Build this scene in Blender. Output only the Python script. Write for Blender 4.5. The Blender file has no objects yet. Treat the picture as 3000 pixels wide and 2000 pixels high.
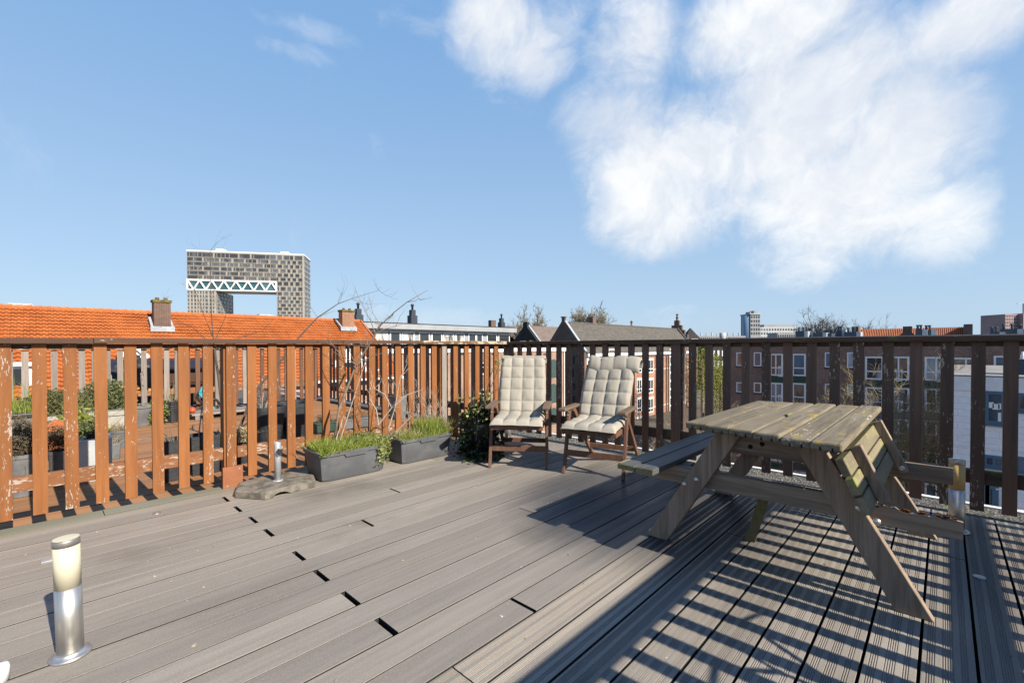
import bpy, math, random
from mathutils import Vector, Matrix, noise
R = random.Random(11)
scene = bpy.context.scene
COL = scene.collection
rad = math.radians
PI = math.pi

# ------------------------------------------------------------------ camera
YAW, PITCH, ROLL, EYE, FPX = rad(43.65), rad(.6), .00318, 1.12, 1326.0
F0 = Vector((math.cos(YAW), math.sin(YAW), 0)); R0 = Vector((math.sin(YAW), -math.cos(YAW), 0)); Z0 = Vector((0, 0, 1))
FW = F0*math.cos(PITCH) - Z0*math.sin(PITCH); UP1 = F0*math.sin(PITCH) + Z0*math.cos(PITCH)
RT = R0*math.cos(ROLL) - UP1*math.sin(ROLL); UP = R0*math.sin(ROLL) + UP1*math.cos(ROLL)
EYEP = Vector((0, 0, EYE))
def ray(x, y): return FW + RT*((x-1500)/FPX) - UP*((y-1029)/FPX)
def gz(x, y, z=0.0): d = ray(x, y); return EYEP + d*((z-EYE)/d.z)
def gu(x, y, u): d = ray(x, y); return EYEP + d*(u/d.x)
def gv(x, y, v): d = ray(x, y); return EYEP + d*(v/d.y)
def gd(x, y, t): return EYEP + ray(x, y)*t
cam_d = bpy.data.cameras.new('camera'); cam = bpy.data.objects.new('camera', cam_d); COL.objects.link(cam)
cam_d.sensor_width = 36; cam_d.lens = FPX/3000*36; cam_d.shift_y = 29/3000; cam_d.clip_start = .05; cam_d.clip_end = 20000
cam.matrix_world = Matrix(((RT.x, UP.x, -FW.x, 0), (RT.y, UP.y, -FW.y, 0), (RT.z, UP.z, -FW.z, EYE), (0, 0, 0, 1)))
scene.camera = cam

# ------------------------------------------------------------------ mesh builder
OFF = {}
class MB:
    def __init__(s): s.v = []; s.f = []
    def add(s, vs, fs):
        o = len(s.v); s.v += [tuple(v) for v in vs]; s.f += [tuple(i+o for i in f) for f in fs]
    def box(s, x0, x1, y0, y1, z0, z1):
        s.add([(x0,y0,z0),(x1,y0,z0),(x1,y1,z0),(x0,y1,z0),(x0,y0,z1),(x1,y0,z1),(x1,y1,z1),(x0,y1,z1)],
              [(0,3,2,1),(4,5,6,7),(0,1,5,4),(1,2,6,5),(2,3,7,6),(3,0,4,7)])
        return s
    def frust(s, c, a, b, z0, z1, rot=0):           # rectangular frustum: half sizes a at z0, b at z1
        vs = []
        for (hx, hy), z in ((a, z0), (b, z1)):
            for sx, sy in ((-1,-1),(1,-1),(1,1),(-1,1)):
                X, Y = sx*hx, sy*hy
                vs.append((c[0]+X*math.cos(rot)-Y*math.sin(rot), c[1]+X*math.sin(rot)+Y*math.cos(rot), z))
        s.add(vs, [(0,3,2,1),(4,5,6,7),(0,1,5,4),(1,2,6,5),(2,3,7,6),(3,0,4,7)]); return s
    def bar(s, p, q, w, h, up=(0,0,1)):
        p = Vector(p); q = Vector(q); d = (q-p).normalized(); u = Vector(up); sd = d.cross(u).normalized(); u = sd.cross(d)
        vs = []
        for e in (p, q):
            for a, b in ((-1,-1),(1,-1),(1,1),(-1,1)): vs.append(e + sd*(a*w/2) + u*(b*h/2))
        s.add(vs, [(0,3,2,1),(4,5,6,7),(0,1,5,4),(1,2,6,5),(2,3,7,6),(3,0,4,7)]); return s
    def tube(s, pts, rs, n=6, cap=True):
        pts = [Vector(p) for p in pts]; vs = []; fs = []
        if not isinstance(rs, (list, tuple)): rs = [rs]*len(pts)
        up = Vector((.31, .22, .93))
        for i, p in enumerate(pts):
            d = (pts[min(i+1, len(pts)-1)] - pts[max(i-1, 0)])
            d = d.normalized() if d.length > 1e-9 else Vector((0,0,1))
            a = d.cross(up)
            if a.length < .05: a = d.cross(Vector((1,0,0)))
            a.normalize(); b = d.cross(a)
            for k in range(n):
                t = 2*PI*k/n; vs.append(p + a*(rs[i]*math.cos(t)) + b*(rs[i]*math.sin(t)))
        for i in range(len(pts)-1):
            for k in range(n):
                fs.append((i*n+k, i*n+(k+1)%n, (i+1)*n+(k+1)%n, (i+1)*n+k))
        if cap: fs.append(tuple(range(n))[::-1]); fs.append(tuple(range((len(pts)-1)*n, len(pts)*n)))
        s.add(vs, fs); return s
    def lathe(s, prof, n=20, c=(0,0,0), sq=0):        # prof: (r, z); sq > 0 squares the plan
        vs = []; fs = []
        for r, z in prof:
            for k in range(n):
                t = 2*PI*k/n; ct, st = math.cos(t), math.sin(t)
                q = 1.0
                if sq: q = 1/((abs(ct)**sq + abs(st)**sq)**(1/sq))
                vs.append((c[0]+r*q*ct, c[1]+r*q*st, c[2]+z))
        for i in range(len(prof)-1):
            for k in range(n): fs.append((i*n+k, i*n+(k+1)%n, (i+1)*n+(k+1)%n, (i+1)*n+k))
        if prof[0][0] > 1e-5: fs.append(tuple(range(n))[::-1])
        if prof[-1][0] > 1e-5: fs.append(tuple(range((len(prof)-1)*n, len(prof)*n)))
        s.add(vs, fs); return s
    def prism(s, poly, f0, f1):                       # poly points mapped by f0/f1 to the two ends
        n = len(poly); vs = [f0(p) for p in poly] + [f1(p) for p in poly]
        s.add(vs, [tuple(range(n))[::-1], tuple(range(n, 2*n))] + [(i, (i+1)%n, n+(i+1)%n, n+i) for i in range(n)]); return s
    def quad(s, a, b, c, d): s.add([a,b,c,d], [(0,1,2,3)]); return s
    def mesh(s, name, off=Vector((0,0,0)), smooth=False):
        me = bpy.data.meshes.new(name)
        me.from_pydata([(v[0]-off[0], v[1]-off[1], v[2]-off[2]) for v in s.v], [], s.f); me.update()
        if smooth: me.polygons.foreach_set('use_smooth', [True]*len(me.polygons))
        return me
    def build(s, name, mat, parent=None, smooth=False, bevel=0, off=None, recalc=False):
        o_ = Vector(off) if off is not None else (OFF.get(parent.name, Vector((0,0,0))) if parent else Vector((0,0,0)))
        me = s.mesh(name, o_, smooth)
        if recalc:
            import bmesh
            b = bmesh.new(); b.from_mesh(me); bmesh.ops.recalc_face_normals(b, faces=b.faces); b.to_mesh(me); b.free()
        o = bpy.data.objects.new(name, me); COL.objects.link(o); me.materials.append(mat)
        if parent: o.parent = parent; OFF[o.name] = o_
        elif off is not None: o.location = o_; OFF[o.name] = o_
        else: OFF[o.name] = Vector((0,0,0))
        if bevel: bev(o, bevel)
        return o
def bev(o, w, seg=2):
    m = o.modifiers.new('bevel', 'BEVEL'); m.width = w; m.segments = seg; m.limit_method = 'ANGLE'; m.angle_limit = rad(40)
def inst(name, me, parent=None, loc=(0,0,0), rot=(0,0,0), scale=None):
    o = bpy.data.objects.new(name, me); COL.objects.link(o); o.location = loc; o.rotation_euler = rot
    if scale: o.scale = scale
    if parent: o.parent = parent
    return o
def tag(o, label=None, cat=None, group=None, kind=None):
    if label: o['label'] = label
    if cat: o['category'] = cat
    if group: o['group'] = group
    if kind: o['kind'] = kind
    return o
def thing(name, label, cat, loc=(0,0,0), group=None):
    o = bpy.data.objects.new(name, None); COL.objects.link(o); o.location = loc; o.empty_display_size = .1
    OFF[o.name] = Vector(loc); return tag(o, label, cat, group)
def struct(o): o['kind'] = 'structure'; return o

# ------------------------------------------------------------------ materials
def nt_new(name):
    m = bpy.data.materials.new(name); m.use_nodes = True; nt = m.node_tree; nt.nodes.clear()
    out = nt.nodes.new('ShaderNodeOutputMaterial'); b = nt.nodes.new('ShaderNodeBsdfPrincipled'); nt.links.new(b.outputs[0], out.inputs[0])
    return m, nt, b
def N(nt, t, **k):
    n = nt.nodes.new('ShaderNode'+t)
    for a, v in k.items(): setattr(n, a, v)
    return n
def c4(c): return (c[0], c[1], c[2], 1)
def mix(nt, fac, a, b, mode='MIX'):
    n = nt.nodes.new('ShaderNodeMix'); n.data_type = 'RGBA'; n.blend_type = mode
    for s, v in ((n.inputs[0], fac), (n.inputs[6], a), (n.inputs[7], b)):
        if hasattr(v, 'is_output'): nt.links.new(v, s)
        elif isinstance(v, (int, float)): s.default_value = v
        else: s.default_value = c4(v)
    return n.outputs[2]
def math_(nt, op, a, b=None, clamp=False):
    n = nt.nodes.new('ShaderNodeMath'); n.operation = op; n.use_clamp = clamp
    for i, v in enumerate((a, b)):
        if v is None: continue
        if hasattr(v, 'is_output'): nt.links.new(v, n.inputs[i])
        else: n.inputs[i].default_value = v
    return n.outputs[0]
def ramp(nt, v, a, b, lo=0.0, hi=1.0):
    n = nt.nodes.new('ShaderNodeMapRange'); n.interpolation_type = 'SMOOTHSTEP'
    nt.links.new(v, n.inputs[0])
    for i, q in ((1, a), (2, b), (3, lo), (4, hi)):
        if hasattr(q, 'is_output'): nt.links.new(q, n.inputs[i])
        else: n.inputs[i].default_value = q
    return n.outputs[0]
def noise_(nt, vec, scale, det=4, rough=.55, st=(1,1,1), dist=0):
    mp = nt.nodes.new('ShaderNodeMapping'); mp.inputs['Scale'].default_value = st; nt.links.new(vec, mp.inputs[0])
    n = nt.nodes.new('ShaderNodeTexNoise'); n.inputs['Scale'].default_value = scale; n.inputs['Detail'].default_value = det
    n.inputs['Roughness'].default_value = rough; n.inputs['Distortion'].default_value = dist; nt.links.new(mp.outputs[0], n.inputs[0])
    return n.outputs[0]
def bump_(nt, b, h, strength, dist=.01):
    n = nt.nodes.new('ShaderNodeBump'); n.inputs['Strength'].default_value = strength; n.inputs['Distance'].default_value = dist
    nt.links.new(h, n.inputs['Height']); nt.links.new(n.outputs[0], b.inputs['Normal'])
def vary(nt, col, amt, island=False):
    if not amt: return col
    r = N(nt, 'NewGeometry').outputs['Random Per Island'] if island else N(nt, 'ObjectInfo').outputs['Random']
    v = math_(nt, 'ADD', math_(nt, 'MULTIPLY', r, 2*amt), 1-amt)
    h = nt.nodes.new('ShaderNodeHueSaturation'); nt.links.new(v, h.inputs['Value'])
    if hasattr(col, 'is_output'): nt.links.new(col, h.inputs['Color'])
    else: h.inputs['Color'].default_value = c4(col)
    return h.outputs[0]
def setc(nt, b, col):
    s = b.inputs['Base Color']
    if hasattr(col, 'is_output'): nt.links.new(col, s)
    else: s.default_value = c4(col)
def objvec(nt, rand=True):
    tc = N(nt, 'TexCoord'); v = tc.outputs['Object']
    if not rand: return v
    a = nt.nodes.new('ShaderNodeVectorMath'); a.operation = 'ADD'; nt.links.new(v, a.inputs[0])
    s = nt.nodes.new('ShaderNodeVectorMath'); s.operation = 'SCALE'; s.inputs[0].default_value = (13, 7, 29); nt.links.new(N(nt, 'ObjectInfo').outputs['Random'], s.inputs['Scale'])
    nt.links.new(s.outputs[0], a.inputs[1]); return a.outputs[0]
def plain(name, c1, c2=None, scale=6, st=(1,1,1), rough=.7, bump=0, bscale=None, spec=.35, metal=0, rv=0, island=False, rrough=0, trans=0, contrast=(.35, .65)):
    m, nt, b = nt_new(name); v = objvec(nt)
    col = c1
    if c2: col = mix(nt, ramp(nt, noise_(nt, v, scale, 5, .6, st), *contrast), c1, c2)
    col = vary(nt, col, rv, island); setc(nt, b, col)
    b.inputs['Roughness'].default_value = rough; b.inputs['Specular IOR Level'].default_value = spec; b.inputs['Metallic'].default_value = metal
    if rrough: nt.links.new(ramp(nt, noise_(nt, v, scale*.7, 4, .6, st), .3, .7, rough-rrough, rough+rrough), b.inputs['Roughness'])
    if bump: bump_(nt, b, noise_(nt, v, bscale or scale*3, 5, .65, st), bump)
    return m
def leafmat(name, c1, c2, rough=.55, tr=.25, scale=14):
    m, nt, b = nt_new(name); v = objvec(nt)
    col = mix(nt, ramp(nt, noise_(nt, v, scale, 2), .35, .65), c1, c2); col = vary(nt, col, .35, True)
    setc(nt, b, col); b.inputs['Roughness'].default_value = rough; b.inputs['Specular IOR Level'].default_value = .3
    t = N(nt, 'BsdfTranslucent'); nt.links.new(col, t.inputs[0]); ms = N(nt, 'MixShader'); ms.inputs[0].default_value = tr
    out = [n for n in nt.nodes if n.type == 'OUTPUT_MATERIAL'][0]
    nt.links.new(b.outputs[0], ms.inputs[1]); nt.links.new(t.outputs[0], ms.inputs[2]); nt.links.new(ms.outputs[0], out.inputs[0])
    return m
AX = {'x': (.06,1,1), 'y': (1,.06,1), 'z': (1,1,.06)}
def wood(name, c1, c2, axis='z', rough=.75, rv=.15, peel=None, peel_amt=.55, peel_var=.12, peel_scale=45, lichen=None, lich_t=.62, lich_scale=9, dark=None, bump=.35, spec=.25, grain=26):
    m, nt, b = nt_new(name); v = objvec(nt); st = AX[axis]
    g = noise_(nt, v, grain, 6, .7, st, .6)
    col = mix(nt, ramp(nt, g, .3, .7), c1, c2)
    g2 = noise_(nt, v, 3.5, 3, .6, tuple(.4+.6*q for q in st))
    col = mix(nt, ramp(nt, g2, .35, .75, 0, .45), col, tuple(q*.6 for q in c1))
    col = vary(nt, col, rv)
    if dark:
        col = mix(nt, ramp(nt, noise_(nt, v, 5, 4, .65, st), dark[1], dark[1]+.12), col, dark[0])
    if peel:
        pst = tuple(.22+.78*q if q < .5 else 1 for q in st)
        n1 = noise_(nt, v, peel_scale, 3, .6, pst); n2 = noise_(nt, v, peel_scale*.13, 3, .55, pst)
        s = math_(nt, 'ADD', math_(nt, 'MULTIPLY', n1, .62), math_(nt, 'MULTIPLY', n2, .38))
        r = N(nt, 'ObjectInfo').outputs['Random']; th = math_(nt, 'ADD', math_(nt, 'MULTIPLY', r, peel_var), peel_amt)
        d = math_(nt, 'SUBTRACT', s, th)
        fac = ramp(nt, d, 0, .035)
        col = mix(nt, fac, col, peel)
        h = math_(nt, 'SUBTRACT', math_(nt, 'MULTIPLY', g, .4), math_(nt, 'MULTIPLY', fac, .6))
    else: h = g
    if lichen:
        l = noise_(nt, v, lich_scale, 5, .65); col = mix(nt, ramp(nt, l, lich_t, lich_t+.07), col, lichen)
    setc(nt, b, col); b.inputs['Roughness'].default_value = rough; b.inputs['Specular IOR Level'].default_value = spec
    bump_(nt, b, h, bump, .004); return m
def brick(name, c1, c2, mortar, bw=.22, bh=.065, rough=.9, stain=.25):
    m, nt, b = nt_new(name); tc = N(nt, 'TexCoord'); sx = N(nt, 'SeparateXYZ'); nt.links.new(tc.outputs['Object'], sx.inputs[0])
    cb = N(nt, 'CombineXYZ'); nt.links.new(math_(nt, 'ADD', sx.outputs[0], sx.outputs[1]), cb.inputs[0]); nt.links.new(sx.outputs[2], cb.inputs[1])
    t = N(nt, 'TexBrick'); nt.links.new(cb.outputs[0], t.inputs[0]); t.inputs['Scale'].default_value = 1
    t.inputs['Color1'].default_value = c4(c1); t.inputs['Color2'].default_value = c4(c2); t.inputs['Mortar'].default_value = c4(mortar)
    t.inputs['Mortar Size'].default_value = .012; t.inputs['Brick Width'].default_value = bw; t.inputs['Row Height'].default_value = bh
    n = noise_(nt, tc.outputs['Object'], .5, 5, .65); col = mix(nt, ramp(nt, n, .35, .7, 0, stain*2), t.outputs['Color'], tuple(q*.45 for q in c1))
    n2 = noise_(nt, tc.outputs['Object'], 5, 3, .6); col = mix(nt, ramp(nt, n2, .4, .75, 0, .35), col, tuple(min(1, q*1.6) for q in c2))
    setc(nt, b, col); b.inputs['Roughness'].default_value = rough; b.inputs['Specular IOR Level'].default_value = .2
    return m
def glass(name, c=(.02,.025,.03), c2=None, rough=.06, scale=.6):
    m, nt, b = nt_new(name); v = objvec(nt)
    col = c
    if c2: col = mix(nt, ramp(nt, noise_(nt, v, scale, 2, .5, (1,1,.35)), .42, .6), c, c2)
    setc(nt, b, col); b.inputs['Roughness'].default_value = rough; b.inputs['Specular IOR Level'].default_value = .8
    bump_(nt, b, noise_(nt, v, .8, 2), .08, .05); return m
# ------------------------------------------------------------------ sky, sun
SUN_AZ, SUN_EL = rad(-88.3), rad(34.5)
w = bpy.data.worlds.new('World'); scene.world = w; w.use_nodes = True; nt = w.node_tree; nt.nodes.clear()
wo = N(nt, 'OutputWorld'); bg = N(nt, 'Background'); bg.inputs[1].default_value = .073; nt.links.new(bg.outputs[0], wo.inputs[0])
sky = N(nt, 'TexSky'); sky.sky_type = 'NISHITA'; sky.sun_disc = False; sky.sun_elevation = SUN_EL; sky.sun_rotation = PI/2 - SUN_AZ
sky.air_density = 1.0; sky.dust_density = .6; sky.ozone_density = 1.6; sky.altitude = 10
tc = N(nt, 'TexCoord'); sx = N(nt, 'SeparateXYZ'); nt.links.new(tc.outputs['Generated'], sx.inputs[0])
az = math_(nt, 'ARCTAN2', sx.outputs[1], sx.outputs[0]); el = math_(nt, 'ARCSINE', sx.outputs[2])
def azel(x, y): d = ray(x, y).normalized(); return math.atan2(d.y, d.x), math.asin(d.z)
CLOUDS = [(2010,470,330,200,1),(2330,330,380,260,1),(2260,80,330,200,1),(2640,430,290,290,1),(2440,600,360,180,1),(2700,650,230,150,.9),
          (1470,50,150,110,.8),(1570,160,130,130,.8),(1840,120,150,220,.8),(1790,340,190,130,.8),(2840,90,250,130,.9),(1960,610,240,140,.85),(1430,130,120,120,.5),(2330,760,180,90,.6),(1660,50,120,100,.45)]
WISPS = [(930,90,170,45,1),(870,150,120,35,.8),(1230,60,160,60,.6),(1270,930,210,42,1),(1090,915,140,36,.8),(1960,935,150,40,.8),(1650,260,260,120,.6),(600,980,400,40,.5),(2450,800,400,70,.5)]
def blobs(lst):
    acc = None
    for x, y, rx, ry, s in lst:
        a, e = azel(x, y); a2 = azel(x+rx, y)[0]; e2 = azel(x, y-ry)[1]
        ra, re = abs(a2-a), abs(e2-e)
        da = math_(nt, 'MULTIPLY', math_(nt, 'SUBTRACT', az, a), 1/ra); de = math_(nt, 'MULTIPLY', math_(nt, 'SUBTRACT', el, e), 1/re)
        d2 = math_(nt, 'ADD', math_(nt, 'MULTIPLY', da, da), math_(nt, 'MULTIPLY', de, de))
        v = math_(nt, 'MAXIMUM', math_(nt, 'MULTIPLY', math_(nt, 'SUBTRACT', 1.0, d2), s), -1.0)
        if acc is None: acc = v
        else: acc = math_(nt, 'SMOOTH_MAX', acc, v); acc.node.inputs[2].default_value = .3
    return acc
gen0 = tc.outputs['Generated']
def warp(vec, sc, amt):
    n = N(nt, 'TexNoise'); n.inputs['Scale'].default_value = sc; n.inputs['Detail'].default_value = 4; nt.links.new(vec, n.inputs[0])
    a = N(nt, 'VectorMath'); a.operation = 'SUBTRACT'; nt.links.new(n.outputs[1], a.inputs[0]); a.inputs[1].default_value = (.5,.5,.5)
    b = N(nt, 'VectorMath'); b.operation = 'SCALE'; b.inputs['Scale'].default_value = amt; nt.links.new(a.outputs[0], b.inputs[0])
    c = N(nt, 'VectorMath'); c.operation = 'ADD'; nt.links.new(vec, c.inputs[0]); nt.links.new(b.outputs[0], c.inputs[1]); return c.outputs[0]
gen = warp(warp(gen0, 3.0, .22), 9.0, .07)
n1 = noise_(nt, gen, 4.0, 15, .64); n2 = noise_(nt, gen, 13, 12, .68); cen = lambda n, k: math_(nt, 'MULTIPLY', math_(nt, 'SUBTRACT', n, .5), k)
turb = math_(nt, 'ADD', cen(n1, 3.3), cen(n2, 1.0))
dens = math_(nt, 'ADD', blobs(CLOUDS), turb)
fac = ramp(nt, dens, -.42, 1.12)
turb2 = math_(nt, 'ADD', cen(noise_(nt, gen, 9, 12, .68, (1,1,2.2)), 4.5), cen(n1, 1.5))
fac2 = math_(nt, 'MULTIPLY', ramp(nt, math_(nt, 'ADD', blobs(WISPS), turb2), .0, 1.7), .22)
n3 = noise_(nt, gen, 3.0, 9, .6, (1,1,1.3)); shade = ramp(nt, math_(nt, 'ADD', n3, cen(n2, .25)), .36, .6)
cloudc = mix(nt, shade, (5.9,6.25,6.85), (7.6,7.7,7.75))
hz = ramp(nt, el, -.05, .72); hz2 = ramp(nt, el, .64, .92)
clear = mix(nt, hz2, mix(nt, hz, (3.6,5.0,6.65), (1.75,3.5,6.25)), (.35,1.25,3.8))
skyc = mix(nt, .80, sky.outputs[0], clear)
fac = math_(nt, 'MULTIPLY', fac, .97)
nt.links.new(mix(nt, fac, mix(nt, fac2, skyc, (7.2,7.4,7.6)), cloudc), bg.inputs[0])
sl = bpy.data.lights.new('sun', 'SUN'); sl.energy = 5.0; sl.angle = rad(.53); sl.color = (1, .915, .79)
so = bpy.data.objects.new('sun', sl); COL.objects.link(so)
sd = Vector((math.cos(SUN_AZ)*math.cos(SUN_EL), math.sin(SUN_AZ)*math.cos(SUN_EL), math.sin(SUN_EL)))
so.rotation_euler = sd.to_track_quat('Z', 'Y').to_euler(); so.location = (0, -5, 8)
scene.view_settings.view_transform = 'Standard'; scene.view_settings.look = 'None'; scene.view_settings.exposure = 0.88; scene.view_settings.gamma = 1
scene.render.engine = 'CYCLES'; scene.cycles.max_bounces = 6; scene.cycles.diffuse_bounces = 3; scene.cycles.glossy_bounces = 3; scene.cycles.transparent_max_bounces = 8
scene.cycles.use_denoising = True

# ------------------------------------------------------------------ shared materials
m_orange = wood('stained_orange_wood', (.345,.132,.04), (.24,.088,.028), 'z', .7, .14, peel=(.42,.36,.30), peel_amt=.545, peel_var=.11, peel_scale=120, dark=((.17,.085,.045), .60))
m_orange_x = wood('stained_orange_rail', (.32,.135,.055), (.22,.09,.037), 'x', .75, .12, peel=(.46,.39,.33), peel_amt=.535, peel_var=.05, peel_scale=110)
m_capbrown = wood('brown_cap_wood', (.13,.075,.05), (.09,.05,.034), 'x', .7, .08, peel=(.6,.55,.5), peel_amt=.63, peel_var=.03)
m_capweather = wood('weathered_cap_wood', (.22,.13,.07), (.12,.07,.04), 'x', .8, .08, peel=(.5,.42,.3), peel_amt=.5, peel_var=.02)
m_dark = wood('dark_brown_wood', (.15,.086,.06), (.09,.054,.038), 'z', .55, .25, peel=(.36,.32,.27), peel_amt=.56, peel_var=.10, peel_scale=95, spec=.35)
m_dark_y = wood('dark_brown_rail', (.095,.062,.045), (.058,.037,.026), 'y', .65, .1, peel=(.32,.31,.26), peel_amt=.63, peel_var=.02, lichen=(.09,.1,.03), lich_t=.58)
m_grayw = wood('grey_weathered_wood', (.36,.31,.27), (.24,.2,.17), 'z', .85, .2, peel=(.2,.1,.06), peel_amt=.57, peel_var=.12)
m_brownw = wood('brown_weathered_wood', (.2,.1,.06), (.13,.065,.04), 'z', .8, .2, peel=(.4,.34,.3), peel_amt=.56, peel_var=.12)
m_tabletop = wood('lichened_table_wood', (.30,.255,.18), (.145,.12,.082), 'x', .85, .12, lichen=(.36,.265,.08), lich_t=.58, lich_scale=11, peel=(.55,.5,.42), peel_amt=.615, peel_var=.02, bump=.6, grain=30)
m_tableleg = wood('grey_brown_table_wood', (.33,.255,.19), (.15,.112,.085), 'z', .8, .08, bump=.5, dark=((.05,.05,.025), .64), grain=30)
m_tablebar = wood('grey_brown_table_bar', (.30,.235,.175), (.145,.112,.086), 'y', .8, .1, bump=.5, grain=30, dark=((.06,.065,.03), .66))
m_benchtop = wood('dark_bench_wood', (.10,.105,.105), (.06,.062,.062), 'x', .5, .08, bump=.5, grain=34)
m_benchedge = wood('mossy_bench_wood', (.31,.27,.15), (.2,.18,.09), 'x', .85, .1, bump=.5, lichen=(.16,.17,.04), lich_t=.55)
m_rot = plain('rotten_wood', (.30,.11,.03), (.07,.03,.015), 30, (1,.2,1), .95, 1.0, 60)
m_chair = wood('mahogany_chair_wood', (.22,.115,.075), (.14,.07,.046), 'z', .6, .12, peel=(.5,.44,.36), peel_amt=.64, peel_var=.02)
m_armw = wood('grey_armrest_wood', (.24,.17,.12), (.15,.10,.07), 'y', .8, .1)
m_cush = plain('cream_canvas', (.45,.415,.35), (.39,.36,.30), 3, rough=.9, bump=.15, bscale=220, spec=.15)
m_steel = plain('brushed_steel', (.60,.58,.55), (.48,.465,.44), 40, (1,1,.03), .42, 0, 90, metal=.9)
m_cream = plain('cream_diffuser', (.72,.66,.50), (.69,.63,.46), 3, rough=.6)
m_amber = plain('amber_diffuser', (.72,.50,.20), (.66,.44,.17), 3, rough=.35)
m_galv = plain('galvanised_steel', (.50,.51,.52), (.40,.41,.42), 12, rough=.45, metal=.5, bump=.08)
m_blackp = plain('black_plastic', (.022,.024,.028), (.035,.037,.04), 8, rough=.45)
m_bolt = plain('zinc_bolt', (.6,.58,.54), None, rough=.35, metal=.8)
m_conc = plain('speckled_concrete', (.26,.23,.185), (.11,.098,.078), 16, rough=.95, bump=.35, bscale=110, contrast=(.38,.66))
m_trough = plain('dark_grey_plastic', (.115,.12,.13), (.165,.17,.178), 5, (1,1,1.5), .55, .12, 30, contrast=(.4,.75))
m_potgrey = plain('grey_pot', (.13,.135,.14), (.2,.2,.2), 6, rough=.6, bump=.1, rv=.15)
m_potblack = plain('black_ribbed_pot', (.025,.028,.034), (.04,.043,.05), 10, (.3,.3,6), .5, .5, 60)
m_white = plain('white_paint', (.78,.78,.77), (.70,.70,.69), 3, rough=.6)
m_terra = plain('terracotta', (.52,.16,.05), (.36,.10,.035), 14, rough=.95, bump=.6)
m_soil = plain('dry_soil', (.07,.05,.035), (.12,.09,.06), 30, rough=1, bump=1)
m_twig = plain('bare_twig', (.30,.23,.17), (.20,.15,.11), 20, rough=.85)
m_twigpale = plain('pale_dead_twig', (.52,.46,.38), (.38,.33,.27), 20, rough=.9)
m_twigdark = plain('dark_twig', (.085,.065,.05), (.13,.1,.075), 20, rough=.85)
m_grass = leafmat('fresh_grass', (.30,.40,.05), (.42,.47,.12), tr=.4)
m_sage = leafmat('dull_green_leaf', (.12,.15,.06), (.2,.22,.09))
m_varieg = leafmat('variegated_leaf', (.42,.44,.16), (.18,.23,.06))
m_ivy = leafmat('dark_ivy_leaf', (.016,.034,.011), (.04,.06,.022), rough=.3, tr=.1)
m_straw = leafmat('straw', (.50,.42,.26), (.33,.26,.15), .9, .2)
m_heather = leafmat('brown_heather', (.11,.085,.05), (.19,.15,.08), .9, .1)
m_heathgreen = leafmat('olive_heather', (.10,.11,.04), (.16,.15,.06), .9, .15)
m_yellowgr = leafmat('yellow_green_leaf', (.36,.38,.06), (.22,.27,.05))
m_flower = leafmat('orange_flower', (.7,.22,.02), (.6,.33,.03))
# ------------------------------------------------------------------ deck
def deckmat(name, c1, c2, axis, rough, wet=False):
    m, nt, b = nt_new(name); v = objvec(nt, False); st = AX[axis]
    col = mix(nt, ramp(nt, noise_(nt, v, 22, 7, .72, tuple(q if q == 1 else .03 for q in st)), .32, .68), c1, c2)
    col = mix(nt, ramp(nt, noise_(nt, v, 1.3, 5, .65, tuple(.3+.7*q for q in st)), .42, .7, 0, .5), col, tuple(q*.62 for q in c1))
    col = mix(nt, ramp(nt, noise_(nt, v, 160, 2, .6), .45, .75, 0, .35), col, tuple(min(1, q*1.5) for q in c2))
    if wet:                                                              # green algae along the foot of the left fence
        sq = N(nt, 'SeparateXYZ'); nt.links.new(v, sq.inputs[0]); al = ramp(nt, math_(nt, 'ADD', sq.outputs[1], math_(nt, 'MULTIPLY', noise_(nt, v, 2.5, 4, .6, st), .9)), 4.36, 4.62, 0, .55)
        col = mix(nt, al, col, (.17,.17,.06))
        dk = ramp(nt, noise_(nt, v, .9, 4, .6), .54, .68, 0, .4); col = mix(nt, dk, col, (.12,.10,.075))
    sp = noise_(nt, v, 33, 2, .5); col = mix(nt, ramp(nt, sp, .765, .79), col, (.55,.53,.46))
    col = vary(nt, col, .15, True); setc(nt, b, col)
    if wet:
        sp_ = N(nt, 'SeparateXYZ'); nt.links.new(v, sp_.inputs[0])          # damp boards, with the table's dark blue shade painted into their colour
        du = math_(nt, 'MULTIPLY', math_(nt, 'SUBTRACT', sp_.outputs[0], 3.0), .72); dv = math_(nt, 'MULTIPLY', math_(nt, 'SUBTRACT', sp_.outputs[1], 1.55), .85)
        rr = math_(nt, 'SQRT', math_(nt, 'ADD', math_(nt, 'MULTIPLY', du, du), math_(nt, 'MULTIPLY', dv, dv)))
        wet_shade = ramp(nt, math_(nt, 'ADD', rr, math_(nt, 'MULTIPLY', noise_(nt, v, 4, 4, .6, st), .5)), .75, 1.15, 1, 0)
        setc(nt, b, mix(nt, math_(nt, 'MULTIPLY', wet_shade, .75), col, (.034,.038,.050)))
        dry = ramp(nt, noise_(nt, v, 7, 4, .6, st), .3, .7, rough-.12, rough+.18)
        nt.links.new(math_(nt, 'SUBTRACT', dry, math_(nt, 'MULTIPLY', wet_shade, .08)), b.inputs['Roughness'])
    if 0: nt.links.new(ramp(nt, noise_(nt, v, 7, 4, .6, st), .3, .7, rough-.14, rough+.16), b.inputs['Roughness'])
    else: b.inputs['Roughness'].default_value = rough
    b.inputs['Specular IOR Level'].default_value = .38
    bump_(nt, b, noise_(nt, v, 60, 5, .7, st), .25, .003); return m
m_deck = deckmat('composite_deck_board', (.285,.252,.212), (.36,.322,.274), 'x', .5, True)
m_deck2 = deckmat('red_brown_deck_board', (.33,.155,.065), (.41,.21,.095), 'x', .7)
m_under = plain('deck_underside', (.012,.011,.01), rough=1)
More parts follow.
